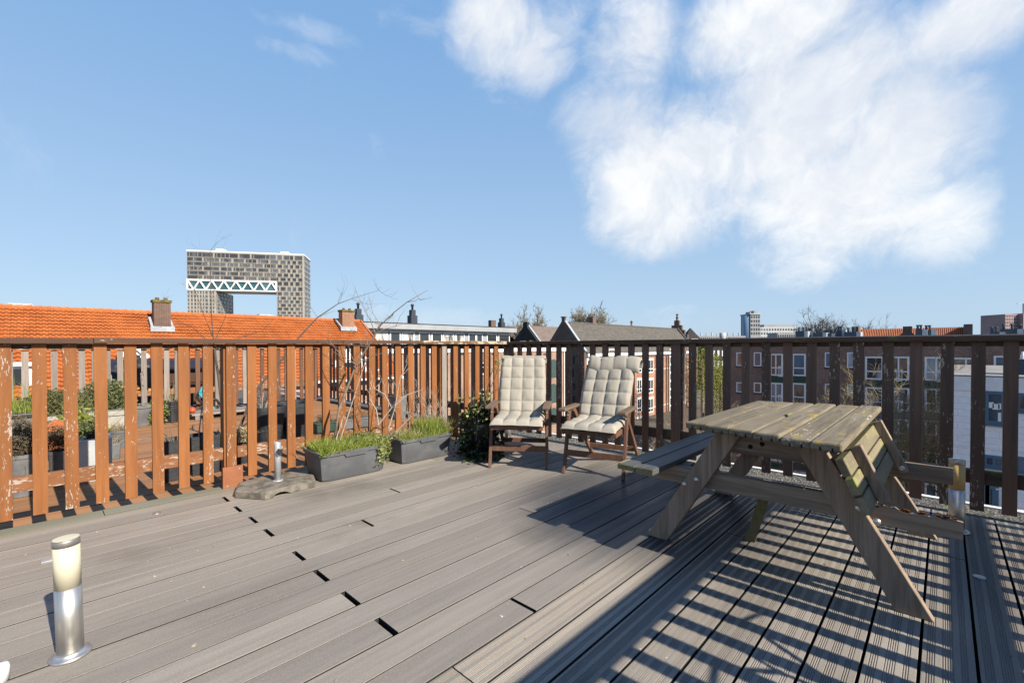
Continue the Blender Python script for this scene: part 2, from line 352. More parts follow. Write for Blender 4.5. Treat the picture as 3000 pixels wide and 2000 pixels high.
m_grime = plain('grimy_board_edge', (.025,.022,.018), (.04,.035,.028), 20, rough=1)
def dirty(o):                                                        # the flanks and cut ends of the boards are black with dirt
    o.data.materials.append(m_grime)
    for p in o.data.polygons:
        if p.normal.z < .2: p.material_index = 1
PITCH_B = .1485
def row_of(v): return round((4.141 - v)/PITCH_B)
seams = {}
for v, u, g in [(3.844,.950,.022),(3.547,.950,.022),(3.25,.957,.022),(2.953,.955,.022),(2.5075,.960,.024),(2.209,.952,.024),(1.921,.954,.024),(1.626,.955,.026),
                (3.10,1.917,.014),(2.656,1.442,.018),(1.3195,1.444,.02),(4.141,.3,.004),(3.69,2.72,.004),(3.4,-.6,.004),(2.8,3.1,.004),(2.36,-.4,.004),(2.06,2.3,.005),(1.47,3.4,.005)]:
    seams.setdefault(row_of(v), []).append((u, g))
for x, y in [(2165,1569),(2757,1623),(1682,1437),(2100,1330),(1330,1955)]:
    p = gz(x, y); seams.setdefault(row_of(p.y), []).append((p.x, .006))
for i in range(20, 34):
    if i not in seams: seams[i] = [(R.uniform(-2.5, 0.2), .006)]
mb = MB()
def plank(mb, u0, u1, vc, wd, groov, z1=0.0, th=.024):
    h = wd/2; prof = [(-h, z1-th), (-h, z1-.0012), (-h+.0012, z1)]
    if groov:
        gs = []
        for c0, n_ in ((-.048, 3), (-.012, 5), (.036, 4)):
            for k in range(n_): gs.append(c0 + k*.0065)
        for q in gs: prof += [(q-.0022, z1), (q-.0012, z1-.0024), (q+.0012, z1-.0024), (q+.0022, z1)]
    prof += [(h-.0012, z1), (h, z1-.0012), (h, z1-th)]
    n = len(prof); vs = [(u0, vc+a, b) for a, b in prof] + [(u1, vc+a, b) for a, b in prof]
    mb.add(vs, [(i, n+i, n+i+1, i+1) for i in range(n-1)] + [tuple(range(n)), tuple(range(2*n-1, n-1, -1))])
for i in range(0, 34):
    vc = 4.141 - PITCH_B*i; gr = vc < 1.30; wd = PITCH_B - (.0095 if gr else .0062)
    cuts = sorted(seams.get(i, [])); u = -3.4 + R.uniform(0, .1)
    for c, g in cuts + [(4.213, 0)]:
        if c - g/2 > u: plank(mb, u, c - g/2, vc, wd, gr, R.uniform(-.0012, .0012))
        u = c + g/2
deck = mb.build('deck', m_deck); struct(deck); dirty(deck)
struct(MB().box(-3.5, 4.205, -.95, 4.20, -.09, -.045).build('deck_base', m_under))
# neighbour's red-brown deck
mb = MB()
for i in range(0, 39):
    vc = 4.30 + .146*i; cuts = [R.uniform(-1.5, .5), R.uniform(1.2, 3.2)]; u = -4.5
    for c in cuts + [4.2]:
        plank(mb, u, c-.004, vc, .139, False, -.036 + R.uniform(-.001, .001)); u = c
dirty(struct(mb.build('neighbour_deck', m_deck2)))
struct(MB().box(-4.5, 4.205, 4.205, 9.97, -.13, -.075).build('neighbour_deck_base', m_under))
m_bitum = plain('gravelled_bitumen', (.05,.05,.048), (.36,.34,.30), 75, rough=1, bump=1, bscale=110, contrast=(.44,.68))
st_ = struct(MB().box(4.214, 4.575, -3, 9.97, -.13, -.02).build('gravel_roof_strip', m_bitum))
mb = MB(); mb.box(4.577, 4.625, -3, 14, -.11, -.008)
struct(mb.build('roof_edge_trim', m_white))
m_brick_own = brick('terrace_house_brick', (.25,.10,.06), (.32,.14,.08), (.4,.37,.33))
hb = thing('terrace_house', 'brick house whose flat roof carries the terrace', 'building', (0,0,-11.5))
MB().box(-4.5, 4.57, -3, 14.5, -11.5, -.14).build('wall', m_brick_own, hb)
# pebbles and moss on the gravel strip
mb = MB(); m_pebble = plain('pebble', (.42,.40,.36), (.2,.19,.17), 20, rough=.9, rv=.3, island=True)
for k in range(1500):
    u = R.uniform(4.222, 4.565); v = R.uniform(-.7, 4.1); s = R.uniform(.003, .008)
    mb.lathe([(s, -.021), (s*.8, -.021+s*.6), (0, -.021+s*.8)], 5, (u, v, 0))
g_ = mb.build('roof_gravel', m_pebble); g_['kind'] = 'stuff'
mb = MB()
for k in range(120):
    u = R.uniform(4.225, 4.56); v = R.uniform(-.6, 4.0); s = R.uniform(.006, .018)
    mb.lathe([(s, -.022), (s*.8, -.018), (0, -.015)], 6, (u, v, 0))
g_ = mb.build('moss_cushions', m_yellowgr); g_['kind'] = 'stuff'

# ------------------------------------------------------------------ fences
def picket_mesh(wd, th, z0, z1, axis):
    mb = MB()
    if axis == 'x': mb.box(-wd/2, wd/2, 0, th, z0, z1)
    else: mb.box(0, th, -wd/2, wd/2, z0, z1)
    return mb.mesh('picket')
def add_mat(me, m): me.materials.append(m); return me
LP = [-.148,.004,.150,.298,.449,.602,.756,.912,1.068,1.221,1.379,1.532,1.687,1.843,2.0,2.152,2.307,2.460,2.614,2.770,2.922,3.076,3.218,3.382,3.552,3.720,3.881,4.045]
LP = [-.148-.153*k for k in range(9, 0, -1)] + LP
f1 = thing('picket_fence', 'sunlit orange brown picket fence with peeling paint and a brown cap', 'fence', (1.5,4.15,0))
pm = add_mat(picket_mesh(.0665, .024, .064, 1.149, 'x'), m_orange); pmw = add_mat(picket_mesh(.0665, .024, .064, 1.149, 'x'), m_grayw)
for i, u in enumerate(LP):
    inst('picket', pmw if abs(u-3.218) < .01 else pm, f1, (u-1.5, -.01 + R.uniform(-.002,.002), R.uniform(-.004,.004)), (0, R.uniform(-.004,.004), R.uniform(-.02,.02)))
MB().box(-2.2, .258, 4.096, 4.222, 1.149, 1.182).build('cap', m_capbrown, f1, bevel=.003)
MB().box(.260, 2.9, 4.098, 4.224, 1.153, 1.188).build('cap', m_capbrown, f1, bevel=.003)
MB().box(2.902, 4.20, 4.098, 4.224, 1.150, 1.189).build('cap', m_capweather, f1, bevel=.006)
MB().box(-2.2, 4.25, 4.166, 4.206, 1.116, 1.148).build('top_rail', m_capbrown, f1)
for a, b in ((-2.2, 1.02), (1.118, 2.62), (2.62, 4.25)):
    MB().box(a, b-.003, 4.1655, 4.206, .222+R.uniform(-.006,.006), .317+R.uniform(-.006,.004)).build('bottom_rail', m_orange_x, f1, bevel=.002)
for u in (-1.6, 1.068, 3.22): MB().box(u-.045, u+.045, 4.1665, 4.256, -.03, 1.146).build('post', m_orange, f1, bevel=.003)
m_plate = plain('rust_brown_plate', (.36,.135,.06), (.30,.11,.05), 8, rough=.6)
pl = MB().box(1.0, 1.142, 4.112, 4.134, .001, .168).build('post_plate', m_plate, f1, bevel=.002)
mb = MB()
for u, z in ((1.03,.02),(1.11,.145)): mb.lathe([(.006,0),(.004,.003),(0,.004)], 8, (0,0,0)); 
mb = MB()
for u, z in ((1.03,.02),(1.115,.145)): mb.box(u-.006, u+.006, 4.108, 4.111, z-.006, z+.006)
mb.build('screw', m_bolt, pl)

RP = [4.078,3.925,3.770,3.611,3.453,3.297,3.152,2.985,2.825,2.664,2.509,2.352,2.193,2.039,1.875,1.713,1.56,1.405,1.246,1.087,.925,.762,.610,.459,.292,.140,-.015,-.162,-.307,-.46,-.61]
f2 = thing('picket_fence', 'dark brown backlit picket fence along the roof edge behind the chairs', 'fence', (4.25,1.7,0))
pm2 = add_mat(picket_mesh(.0665, .024, .043, 1.149, 'y'), m_dark); pm2w = add_mat(picket_mesh(.092, .024, .043, 1.149, 'y'), m_dark)
for v in RP: inst('picket', pm2w if abs(v-1.875) < .01 else pm2, f2, (0, v-1.7, R.uniform(-.012,.006)), (R.uniform(-.004,.004), 0, R.uniform(-.02,.02)))
MB().box(4.201, 4.325, -.8, 1.3, 1.150, 1.186).build('cap', m_dark_y, f2, bevel=.005)
MB().box(4.203, 4.325, 1.302, 4.15, 1.149, 1.185).build('cap', m_dark_y, f2, bevel=.005)
MB().box(4.2745, 4.315, -.75, 4.2, 1.112, 1.148).build('top_rail', m_dark_y, f2)
MB().box(4.2745, 4.315, -.75, 4.2, .205, .297).build('bottom_rail', m_dark_y, f2)
for v in (1.86, 4.19, -.7): MB().box(4.276, 4.366, v-.045, v+.045, -.03, 1.145).build('post', m_dark, f2)
# boundary fence on the sunny side, beside the camera: it casts the striped shadow on the deck
f3 = thing('picket_fence', 'dark brown picket fence on the sunny side casting striped shade over the deck', 'fence', (1.5,-.75,0))
pm3 = add_mat(picket_mesh(.066, .024, .06, 1.149, 'x'), m_dark)
for k in range(-16, 17): inst('picket', pm3, f3, (1.69+.1528*k-1.5, 0, 0))
MB().box(-1.2, 4.2, -.80, -.69, 1.150, 1.186).build('cap', m_dark_y, f3)
MB().box(-1.2, 4.3, -.79, -.752, 1.112, 1.148).build('top_rail', m_dark_y, f3)
MB().box(-1.2, 4.3, -.79, -.752, .405, .50).build('bottom_rail', m_dark_y, f3)
for u in (-1.1, .6, 2.4): MB().box(u-.045, u+.045, -.88, -.791, -.03, 1.145).build('post', m_dark, f3)
# neighbour's side fence (continues the roof edge) and far fence
f4 = thing('picket_fence', 'dark picket fence along the roof edge of the red brown neighbouring deck', 'fence', (4.25,7,0))
for k in range(36): inst('picket', pm2, f4, (0, 4.36+.156*k-7, 0))
MB().box(4.203, 4.325, 4.26, 9.9, 1.13, 1.165).build('cap', m_dark_y, f4)
MB().box(4.2745, 4.315, 4.26, 9.9, 1.09, 1.128).build('top_rail', m_dark_y, f4)
MB().box(4.2745, 4.315, 4.26, 9.9, .205, .297).build('bottom_rail', m_dark_y, f4)
f5 = thing('picket_fence', 'grey weathered picket fence at the far end of the red brown deck', 'fence', (1.5,9.8,0))
pm5 = add_mat(picket_mesh(.075, .022, .03, 1.10, 'x'), m_grayw); pm5b = add_mat(picket_mesh(.07, .022, .03, 1.10, 'x'), m_brownw)
for k in range(54):
    u = 4.15-.153*k
    inst('picket', pm5b if (u > 1.75 and k % 3) or k % 5 == 0 else pm5, f5, (u-1.5, 0, R.uniform(-.02,.02)), (0, R.uniform(-.006,.006), 0))
MB().box(-4, 4.2, 9.76, 9.88, 1.10, 1.135).build('cap', m_capweather, f5)
MB().box(-4, 4.2, 9.823, 9.86, .30, .40).build('bottom_rail', m_orange_x, f5)
for u in (-3, -.7, 2.32, 4.1): MB().box(u-.05, u+.05, 9.824, 9.92, -.04, 1.099).build('post', m_brownw, f5)
# twigs hanging on the sunny-side fence: their shadow lies on the ribbed boards
mb = MB()
for pts in ([(1.75,-.72,.1),(1.82,-.70,.45),(1.78,-.70,.75),(1.86,-.69,.95),(1.80,-.7,1.06)], [(1.80,-.70,.6),(1.95,-.66,.78),(2.02,-.65,.85),(2.12,-.66,.83)], [(1.79,-.7,.75),(1.66,-.68,.86),(1.55,-.68,.84)]):
    mb.tube(pts, [.012,.010,.009,.007,.005][:len(pts)], 6)
tag(mb.build('climbing_twig', m_twigdark), 'bare climbing twig on the sunny side picket fence', 'twig')

# ------------------------------------------------------------------ bollard lamps
def lamp(p, label, dm, tilt=(0,0)):
    t = thing('bollard_lamp', label, 'lamp', (p[0], p[1], 0), 'short steel bollard lamps on the deck')
    c = (p[0], p[1], 0)
    MB().lathe([(.058,.001),(.060,.006),(.056,.011),(.047,.012),(.045,.02),(.040,.023)], 40, c).build('base_flange', m_steel, t, True)
    MB().lathe([(.0375,.018),(.0375,.255)], 40, c).build('post', m_steel, t, True)
    MB().lathe([(.0370,.256),(.0370,.409)], 40, c).build('diffuser', dm, t, True)
    cp = MB().lathe([(.0380,.409),(.0380,.431),(.0366,.433),(.0366,.430)], 40, c).build('cap_ring', m_steel, t, True)
    MB().lathe([(.0365,.4335),(.022,.4345),(0,.435)], 40, c).build('lid', m_cream, cp)  # cream colour of the lid stands in for a reflection on steel
    t.rotation_euler = (tilt[0], tilt[1], 0)
lamp((.073,2.301), 'bollard lamp with cream diffuser standing alone in the sun on the near left', m_cream, (.012,-.02))
lamp((3.815,-.061), 'bollard lamp with amber diffuser beside the broken bench arm', m_amber)
lamp((3.866,3.76), 'steel bollard lamp half hidden under the left garden chair', m_cream)
# recessed deck lights, white post end at the left border, hatch clip
for x, y, l in ((459,1503,'small round spotlight sunk in the sunlit deck near the left fence'), (2869,1690,'small round spotlight sunk in the shaded deck on the right')):
    p = gz(x, y); t = thing('deck_spotlight', l, 'spotlight', (p.x, p.y, 0), 'round spotlights sunk in the deck')
    MB().lathe([(.024,.001),(.024,.004),(.015,.005)], 24, (p.x, p.y, 0)).build('ring', m_steel, t, True)
    MB().lathe([(.0145,.003),(0,.0042)], 20, (p.x, p.y, 0)).build('lens', m_white, t)
p = gz(137, 1642); tag(MB().box(p.x-.02, p.x+.02, p.y-.022, p.y+.022, .001, .006).build('metal_clip', m_galv), 'small worn metal clip let into a grey deck board', 'clip')
p = gz(-6, 1995); mbx = MB(); mbx.lathe([(.028,.001),(.028,.045),(.024,.055),(0,.058)], 20, (p.x, p.y, 0)); tag(mbx.build('floor_cap', m_white, None, True), 'white plastic cap at the very left edge of the deck', 'cap')

# crumbs, bits of bark and bird droppings on the boards
m_crumb = plain('pale_crumb', (.55,.50,.40), (.30,.24,.15), 9, rough=1, rv=.4, island=True); mb = MB()
for k in range(170):
    u, v = R.uniform(-.6, 4.1), R.uniform(-.5, 4.0); s = R.uniform(.0012, .0045) * (1.6 if R.random() < .06 else 1); a = R.uniform(0, PI)
    mb.frust((u, v), (s*R.uniform(1,2.4), s), (s*.6, s*.5), .0015, .0015+s*.7, a)
o = mb.build('debris', m_crumb); o['kind'] = 'stuff'
# ------------------------------------------------------------------ picnic table
t = thing('picnic_table', 'weathered grey wooden picnic table with lichen on its top and one bench folded up', 'picnic table', (3.03,.65,0))
def plk(name, mat, par, u0, u1, v0, v1, z0, z1, bv=.005): return MB().box(u0, u1, v0, v1, z0, z1).build(name, mat, par, bevel=bv)
PLV = [(.878,.992),(.762,.872),(.645,.756),(.528,.639),(.409,.522),(.286,.397)]
FU = [2.372,2.336,2.318,2.290,2.252,2.226]; BU = [3.66,3.67,3.70,3.75,3.77,3.80]
for i, (a, b) in enumerate(PLV):
    o = plk('tabletop_plank', m_tabletop, t, FU[i], BU[i], a, b, .684, .720, .009)
    o.rotation_euler = (R.uniform(-.012,.012), 0, 0); o.location.z = R.uniform(-.003,.002)
    mb = MB()                                                     # dark drainage nicks in the end grain
    for q in (.3, .68): mb.box(FU[i]-.0015, FU[i]+.01, a+(b-a)*q-.003, a+(b-a)*q+.003, .684, .700)
    mb.build('end_nick', m_under, o)
plk('chip', m_benchedge, t, 2.93, 3.02, .635, .65, .7205, .732, .003)
for u0, nm in ((2.49, 'near'), (3.565, 'far')):
    s = 1 if nm == 'near' else -1
    def lb(p):                                                    # A-frame legs: slanted boards with level feet
        va, vb, ta, tb = p
        mb = MB(); z1 = .683
        mb.prism([(va,0),(vb,0),(tb,z1),(ta,z1)], lambda q: (u0, q[0], q[1]), lambda q: (u0+.044, q[0], q[1]))
        o = mb.build('leg', m_tableleg, t, bevel=.004, recalc=True); return o
    l1 = lb((1.150, 1.272, .742, .862)); l2 = lb((.145, .021, .535, .415))
    if nm == 'near':
        mb = MB()
        for v, z in ((.979,.389),(1.046,.351)): mb.lathe([(.014,0),(.012,.006),(0,.009)], 12)
        for par, pts in ((l1, ((.979,.389),(1.046,.351))), (l2, ((.268,.405),(.205,.362)))):
            for v, z in pts:
                mb = MB(); vs = []
                for r_, d in ((.0145,0),(.012,.007),(.004,.010)):
                    vs += [(u0-.001-d, v+r_*math.cos(2*PI*k/12), z+r_*math.sin(2*PI*k/12)) for k in range(12)]
                mb.add(vs, [(j*12+k, j*12+(k+1)%12, (j+1)*12+(k+1)%12, (j+1)*12+k) for j in range(2) for k in range(12)] + [tuple(range(24,36))])
                mb.build('bolt', m_bolt, par, True)
    bu = u0+.046 if nm == 'near' else u0-.046
    if nm == 'near':
        cb = MB()
        cb.box(bu, bu+.042, .245, 1.345, .338, .432)
        n_ = 16; prof = [(-.06, .345), (.244, .338)]                   # arm with its rotten, eaten-away top edge
        top = [(.244-.304*k/n_, .430-(0 if k < 1 else R.uniform(.004,.024))) for k in range(n_+1)]
        cb.prism(prof+top, lambda q: (bu, q[0], q[1]), lambda q: (bu+.042, q[0], q[1]))
        o = cb.build('cross_beam', m_tablebar, t, recalc=True)
        mb = MB()
        for k in range(26):
            v = .2-.235*k/25; mb.box(bu+.002, bu+.02+R.uniform(0,.018), v-.007, v+.006, .40, .407+R.uniform(.0,.02))
        mb.build('rotten_core', m_rot, o)
    else:
        MB().box(bu, bu+.042, -.042, 1.345, .338, .430).build('cross_beam', m_tablebar, t, bevel=.004)
    br = MB().box(u0+.046 if s > 0 else u0-.046, u0+.088 if s > 0 else u0-.004, .40, .90, .575, .655).build('top_brace', m_tablebar, t, bevel=.003)
for v, z in ((.72,.600),(.665,.622)):
    mb = MB(); mb.add([(2.534, v+.012*math.cos(2*PI*k/12), z+.012*math.sin(2*PI*k/12)) for k in range(12)], [tuple(range(12))]); mb.build('bolt_hole', m_under, t)
# left bench
for k, (a, b) in enumerate(((1.218,1.322),(1.108,1.212))):
    o = plk('bench_plank', m_benchtop, t, 2.245-.0*k, 3.83, a, b, .434, .466, .006)
    MB().box(2.238, 2.2435, a+.002, b-.002, .436, .464).build('end_grain', m_benchedge, o)
    if k == 0: MB().box(2.25, 3.82, b-.016, b-.0005, .4655, .4675).build('mossy_edge', m_benchedge, o)
MB().box(2.60, 2.68, 1.06, 1.28, .392, .4335).build('bench_batten', m_tableleg, t, bevel=.003)
MB().bar((2.70,.93,.40), (2.62,1.09,.375), .05, .04).build('bench_batten', m_tableleg, t, bevel=.003)
# broken prop under the middle
p0 = gz(2198,1583); MB().bar((p0.x, p0.y, .001), (2.66, .665, .40), .022, .05, (0,1,0)).build('loose_prop', m_benchedge, t, bevel=.002)
m_folded = wood('grey_folded_bench_wood', (.32,.275,.175), (.20,.165,.105), 'x', .85, .18, bump=.5, lichen=(.30,.30,.10), lich_t=.54, lich_scale=6)
# folded-up right bench: two planks on two battens hinged on the cross beams
E1 = Vector((0, .335, .628)); E2 = Vector((0, .236, .408)); dn = (E2-E1).normalized(); nrm = Vector((0, -dn.z, dn.y)); nrm = nrm if nrm.y < 0 else -nrm
bt = []
for k, (a, b) in enumerate(((0,.072),(.081,.153),(.162,.234))):
    q = MB(); vs = []
    for u in (2.345, 3.70):
        for d, h in ((a,0),(b,0),(b,.034),(a,.034)):
            P = E1 + dn*d + nrm*h; vs.append((u, P.y, P.z))
    q.add(vs, [(0,3,2,1),(4,5,6,7),(0,1,5,4),(1,2,6,5),(2,3,7,6),(3,0,4,7)])
    o = q.build('folded_bench_plank', m_folded, t, bevel=.004, recalc=True)
    if k == 0:
        q = MB(); vs = []
        for u in (2.347, 3.698):
            for d, h in ((-.002,.001),(.0,.001),(.0,.033),(-.002,.033)): P = E1 + dn*d + nrm*h; vs.append((u, P.y, P.z))
        q.add(vs, [(0,3,2,1),(4,5,6,7),(0,1,5,4),(1,2,6,5),(2,3,7,6),(3,0,4,7)]); q.build('mossy_edge', m_benchedge, o, recalc=True)
for u, d1 in ((2.575, .30), (3.50, .30)):
    q = MB(); vs = []
    for uu in (u-.024, u+.024):
        for d, h in ((-.012,.036),(d1,.036),(d1,.078),(-.012,.078)):
            P = E1 + dn*d + nrm*h; vs.append((uu, P.y, P.z))
    q.add(vs, [(0,3,2,1),(4,5,6,7),(0,1,5,4),(1,2,6,5),(2,3,7,6),(3,0,4,7)])
    o = q.build('folded_bench_batten', m_tableleg, t, bevel=.003, recalc=True)
    P = E1 + dn*(d1-.03) + nrm*.057
    mb = MB(); mb.add([(u-.025, P.y+.014*math.cos(2*PI*k/12), P.z+.014*math.sin(2*PI*k/12)) for k in range(12)] + [(u-.034, P.y, P.z)], [(k, (k+1)%12, 12) for k in range(12)]); mb.build('bolt', m_bolt, o, True)

# ------------------------------------------------------------------ garden chairs (local frame: x across, y towards the back)
def place(o, base, ang): o.location = (base[0], base[1], 0); o.rotation_euler = (0, 0, ang)
def chair(label, base, ang, recl):
    c = thing('garden_chair', label, 'chair', (0,0,0), 'reclining wooden garden chairs')
    for sx in (-1, 1):
        x = sx*.262
        MB().bar((x, .0, .0), (x, .155, .548), .024, .046, (0,1,0)).build('front_leg', m_chair, c, bevel=.003)
        MB().bar((x-sx*.026, .79, .0), (x-sx*.026, .19, .548), .024, .046, (0,1,0)).build('rear_leg', m_chair, c, bevel=.003)
        a = MB().box(x-.034, x+.034, -.055, .40, .551, .578).build('armrest', m_armw, c, bevel=.006)
        MB().tube([(x+sx*.0, .16, .53), (x, .17, .551)], .004, 6).build('arm_pin', m_bolt, a)
        for y, z in ((.138,.50),(.15,.53)):
            MB().box(x-.007, x+.007, y-.032, y-.022, z-.006, z+.006).build('rivet', m_bolt, c)
        xi = sx*.222
        MB().box(xi-.013, xi+.013, -.125, .40, .372, .412).build('seat_rail', m_chair, c, bevel=.003)
        MB().bar((xi, .36, .36), (xi, .36+.62*math.sin(recl), .36+.62*math.cos(recl)+.0), .024, .042, (0,1,0)).build('back_stile', m_chair, c, bevel=.003)
    MB().box(-.262, .262, .028, .05, .150, .203).build('front_stretcher', m_chair, c, bevel=.003)
    MB().box(-.236, .236, .665, .687, .100, .145).build('rear_stretcher', m_chair, c, bevel=.003)
    MB().box(-.21, .21, -.125, -.10, .376, .412).build('seat_slat', m_chair, c, bevel=.003)
    me = MB().box(-.21, .21, -.03, .03, -.009, .009).mesh('seat_slat'); me.materials.append(m_chair)
    for k in range(5): inst('seat_slat', me, c, (0, -.045+.085*k, .404))
    for k in range(6):
        d = .09 + .095*k; inst('back_slat', me, c, (0, .36+d*math.sin(recl), .36+d*math.cos(recl)), (PI/2-recl, 0, 0), (1,.8,1))
    place(c, base, ang); return c
def pad(rows, cols, L, W, T, nu=14, corner=.0, last=1.0):
    """quilted pad in (s along length, x across); returns MB in local (x, s, n)"""
    mb = MB(); A, B = rows*nu, cols*nu
    def hgt(i, j):
        a = (i/A*rows) % 1.0 if i not in (0, A) else 0; b = (j/B*cols) % 1.0 if j not in (0, B) else 0
        pa = abs(math.sin(PI*a))**.42; pb = abs(math.sin(PI*b))**.5
        edge_a = i in (0, A); edge_b = j in (0, B)
        q = .52 + .48*(.66*pa*pb + .20*pb + .14*pa)
        if edge_a or edge_b: q = .22
        ia, ib = min(i, A-i)/A*L, min(j, B-j)/B*W
        q *= min(1, .45 + (min(ia, ib)/.03)*.55)
        return T*q
    for sgn in (1, -.35):
        o = len(mb.v); vs = []; fs = []
        for i in range(A+1):
            for j in range(B+1):
                x = (j/B-.5)*W; y = i/A*L
                ia = min(i, A-i)/A*L; ib = min(j, B-j)/B*W
                wob = .005*noise.noise(Vector((x*9, y*9, sgn))) + .007*noise.noise(Vector((x*3.5+4, y*4.5, sgn+L))) + .0016*noise.noise(Vector((x*34, y*20, sgn)))*min(1, ia/.02)*min(1, ib/.02)
                pinch = -.006*abs(math.sin(PI*i/A*rows))
                if j in (0, B): x *= 1 + pinch*2
                vs.append((x, y, sgn*hgt(i, j) + wob))
        for i in range(A):
            for j in range(B):
                k = i*(B+1)+j; f = (k, k+1, k+B+2, k+B+1); fs.append(f if sgn > 0 else f[::-1])
        mb.add(vs, fs)
    return mb
def cushion(label, base, ang, recl, slump=0):
    c = thing('chair_cushion', label, 'cushion', (0,0,0), 'cream quilted chair cushions')
    s = pad(3, 4, .48, .475, .048)
    s.v = [(x, -.155+y, .428+n - .012*max(0, (.08-y)/.08)**2 + (.03*max(0, (y-.36)/.12)**2)) for x, y, n in s.v]
    s.build('seat_pad', m_cush, c, True)
    b = pad(5, 4, .60, .465, .046)
    vs = []
    for x, y, n in b.v:
        d = y + .055
        lean = 1 - .10*max(0, (y-.5)/.165)
        X = x*(1+.03*math.sin(y*7)) + slump*.07*(y/.66)**2
        yy = d*1.0 - slump*(x+.23)*-.05*(y/.66)
        n2 = n + .036
        vs.append((X, .335 + yy*math.sin(recl) - n2*math.cos(recl), .392 + yy*math.cos(recl) + n2*math.sin(recl)*1.0))
    b.v = vs; b.build('back_pad', m_cush, c, True)
    # top flap folded over the back rest
    f = pad(1, 4, .17 if slump else .10, .47+.05*slump, .027)
    vs = []
    path = [(.60,-.03),(.645,-.022),(.668,.010),(.658,.042),(.625,.058),(.57,.064),(.52,.060)] if slump else [(.61,-.03),(.645,-.02),(.662,.01),(.655,.045),(.63,.06)]
    for x, y, n in f.v:
        q = y/(.17 if slump else .10)*(len(path)-1); i_ = min(int(q), len(path)-2); fr_ = q-i_
        a_, b_ = Vector(path[i_]), Vector(path[i_+1]); P_ = a_.lerp(b_, fr_); T_ = (b_-a_).normalized(); N_ = Vector((T_.y*-1, T_.x)) * -1
        N_ = Vector((-T_.y, T_.x)); N_ = N_ if N_.dot(P_-Vector((.66,.02))) > 0 else -N_
        P_ = P_ + N_*n; yy, nn = P_
        if slump: yy -= .02*slump*(1+x*2) - .012*math.sin(x*14)
        X = x*(1+.03*math.sin(q)) + slump*.075
        vs.append((X, .335 + yy*math.sin(recl) - nn*math.cos(recl), .392 + yy*math.cos(recl) + nn*math.sin(recl)))
    for x, y, n in []:
        LL = .17 if slump else .10; r_ = .045; th = min(y/r_*.8, 2.6) if slump else (y/.10)*1.7; ex_ = max(0, y-2.6/.8*r_) if slump else 0
        yy = .715 + r_*math.sin(th) - ex_; nn = -.012 - r_*math.cos(th)*(-1 if slump else -1) + n*.5
        if slump: nn = .045 - r_*math.cos(th)*-1*0 + r_*(1-math.cos(th))*.5 - .02 + n*.6; yy = .70 + r_*math.sin(th)*.8 - ex_
        if slump: yy -= .015*slump
        X = x + slump*.075
        vs.append((X, .335 + yy*math.sin(recl) - nn*math.cos(recl), .392 + yy*math.cos(recl) + nn*math.sin(recl)))
    f.v = vs; f.build('head_flap', m_cush, c, True)
    place(c, base, ang); return c
CL, CR = ((3.04,2.83), rad(-53.5), .40), ((3.285,2.18), rad(-73), .40)
chair('mahogany coloured folding garden chair on the left beside the ivy', *CL); chair('mahogany coloured folding garden chair on the right beside the picnic bench', *CR)
cushion('straight cream quilted cushion on the left garden chair', *CL); cushion('slumped cream quilted cushion on the right garden chair', *CR, slump=.75)

# ------------------------------------------------------------------ parasol base
t = thing('parasol_base', 'octagonal concrete parasol base with a grey steel tube and no parasol', 'parasol base', (1.3,3.86,0))
top = [(1.004,3.808),(1.142,3.600),(1.532,3.644),(1.590,3.827),(1.497,4.070),(1.313,4.105),(1.085,4.030)]
mb = MB(); C0 = Vector((1.30,3.85,0))
def rg(z, s): return [(C0.x+(x-C0.x)*s, C0.y+(y-C0.y)*s, z) for x, y in top]
# outer ring is subdivided so the carrying notch can arch over the deck on the camera side
ring = []
for i in range(7):
    a, b = Vector(top[i]), Vector(top[(i+1)%7]); n_ = 14 if i == 1 else 3
    for k in range(n_): ring.append((a+(b-a)*(k/n_), (k/n_) if i == 1 else None))
def nz(q): return 0.003 if q is None or not .14 < q < .46 else .003 + .028*math.sin(PI*(q-.14)/.32)**.5
L0 = [(p.x, p.y, nz(q)) for p, q in ring]; L1 = [(p.x, p.y, .048) for p, q in ring]
L2 = [(C0.x+(p.x-C0.x)*.955, C0.y+(p.y-C0.y)*.94, .0545) for p, q in ring]; L3 = [(C0.x+(p.x-C0.x)*.3, C0.y+(p.y-C0.y)*.3, .062) for p, q in ring]
n_ = len(ring); mb.add(L0+L1+L2+L3, [(j*n_+k, j*n_+(k+1)%n_, (j+1)*n_+(k+1)%n_, (j+1)*n_+k) for j in range(3) for k in range(n_)] + [tuple(range(3*n_, 4*n_))])
sl_ = mb.build('concrete_slab', m_conc, t, False, 0, recalc=True)
MB().box(1.22, 1.42, 3.70, 3.98, .0015, .02).build('inner_recess', m_under, sl_)
MB().lathe([(.040,.0615),(.040,.066),(.027,.069)], 24, (1.31,3.83,0)).build('foot_ring', m_galv, t, True)
MB().lathe([(.0250,.063),(.0250,.362),(.0232,.366),(.0225,.36),(.0225,.30)], 28, (1.31,3.83,0)).build('tube', m_galv, t, True)
kn = Vector((1.31,3.83,.30)) + (RT*.028 - F0*.03)*1.0
kb = MB(); ax = (RT*.7-F0*.7).normalized(); e1 = ax.cross(Z0).normalized(); e2 = ax.cross(e1)
vs = []
for d in (.0, .02):
    for k in range(24):
        a = 2*PI*k/24; r_ = .021 + .005*math.cos(5*a); vs.append(kn + ax*d + e1*(r_*math.cos(a)) + e2*(r_*math.sin(a)))
kb.add(vs, [tuple(range(24))[::-1], tuple(range(24,48))] + [(k, (k+1)%24, 24+(k+1)%24, 24+k) for k in range(24)])
kb.tube([kn-ax*.03, kn+ax*.005], .006, 8)
kb.build('clamp_knob', m_blackp, t)

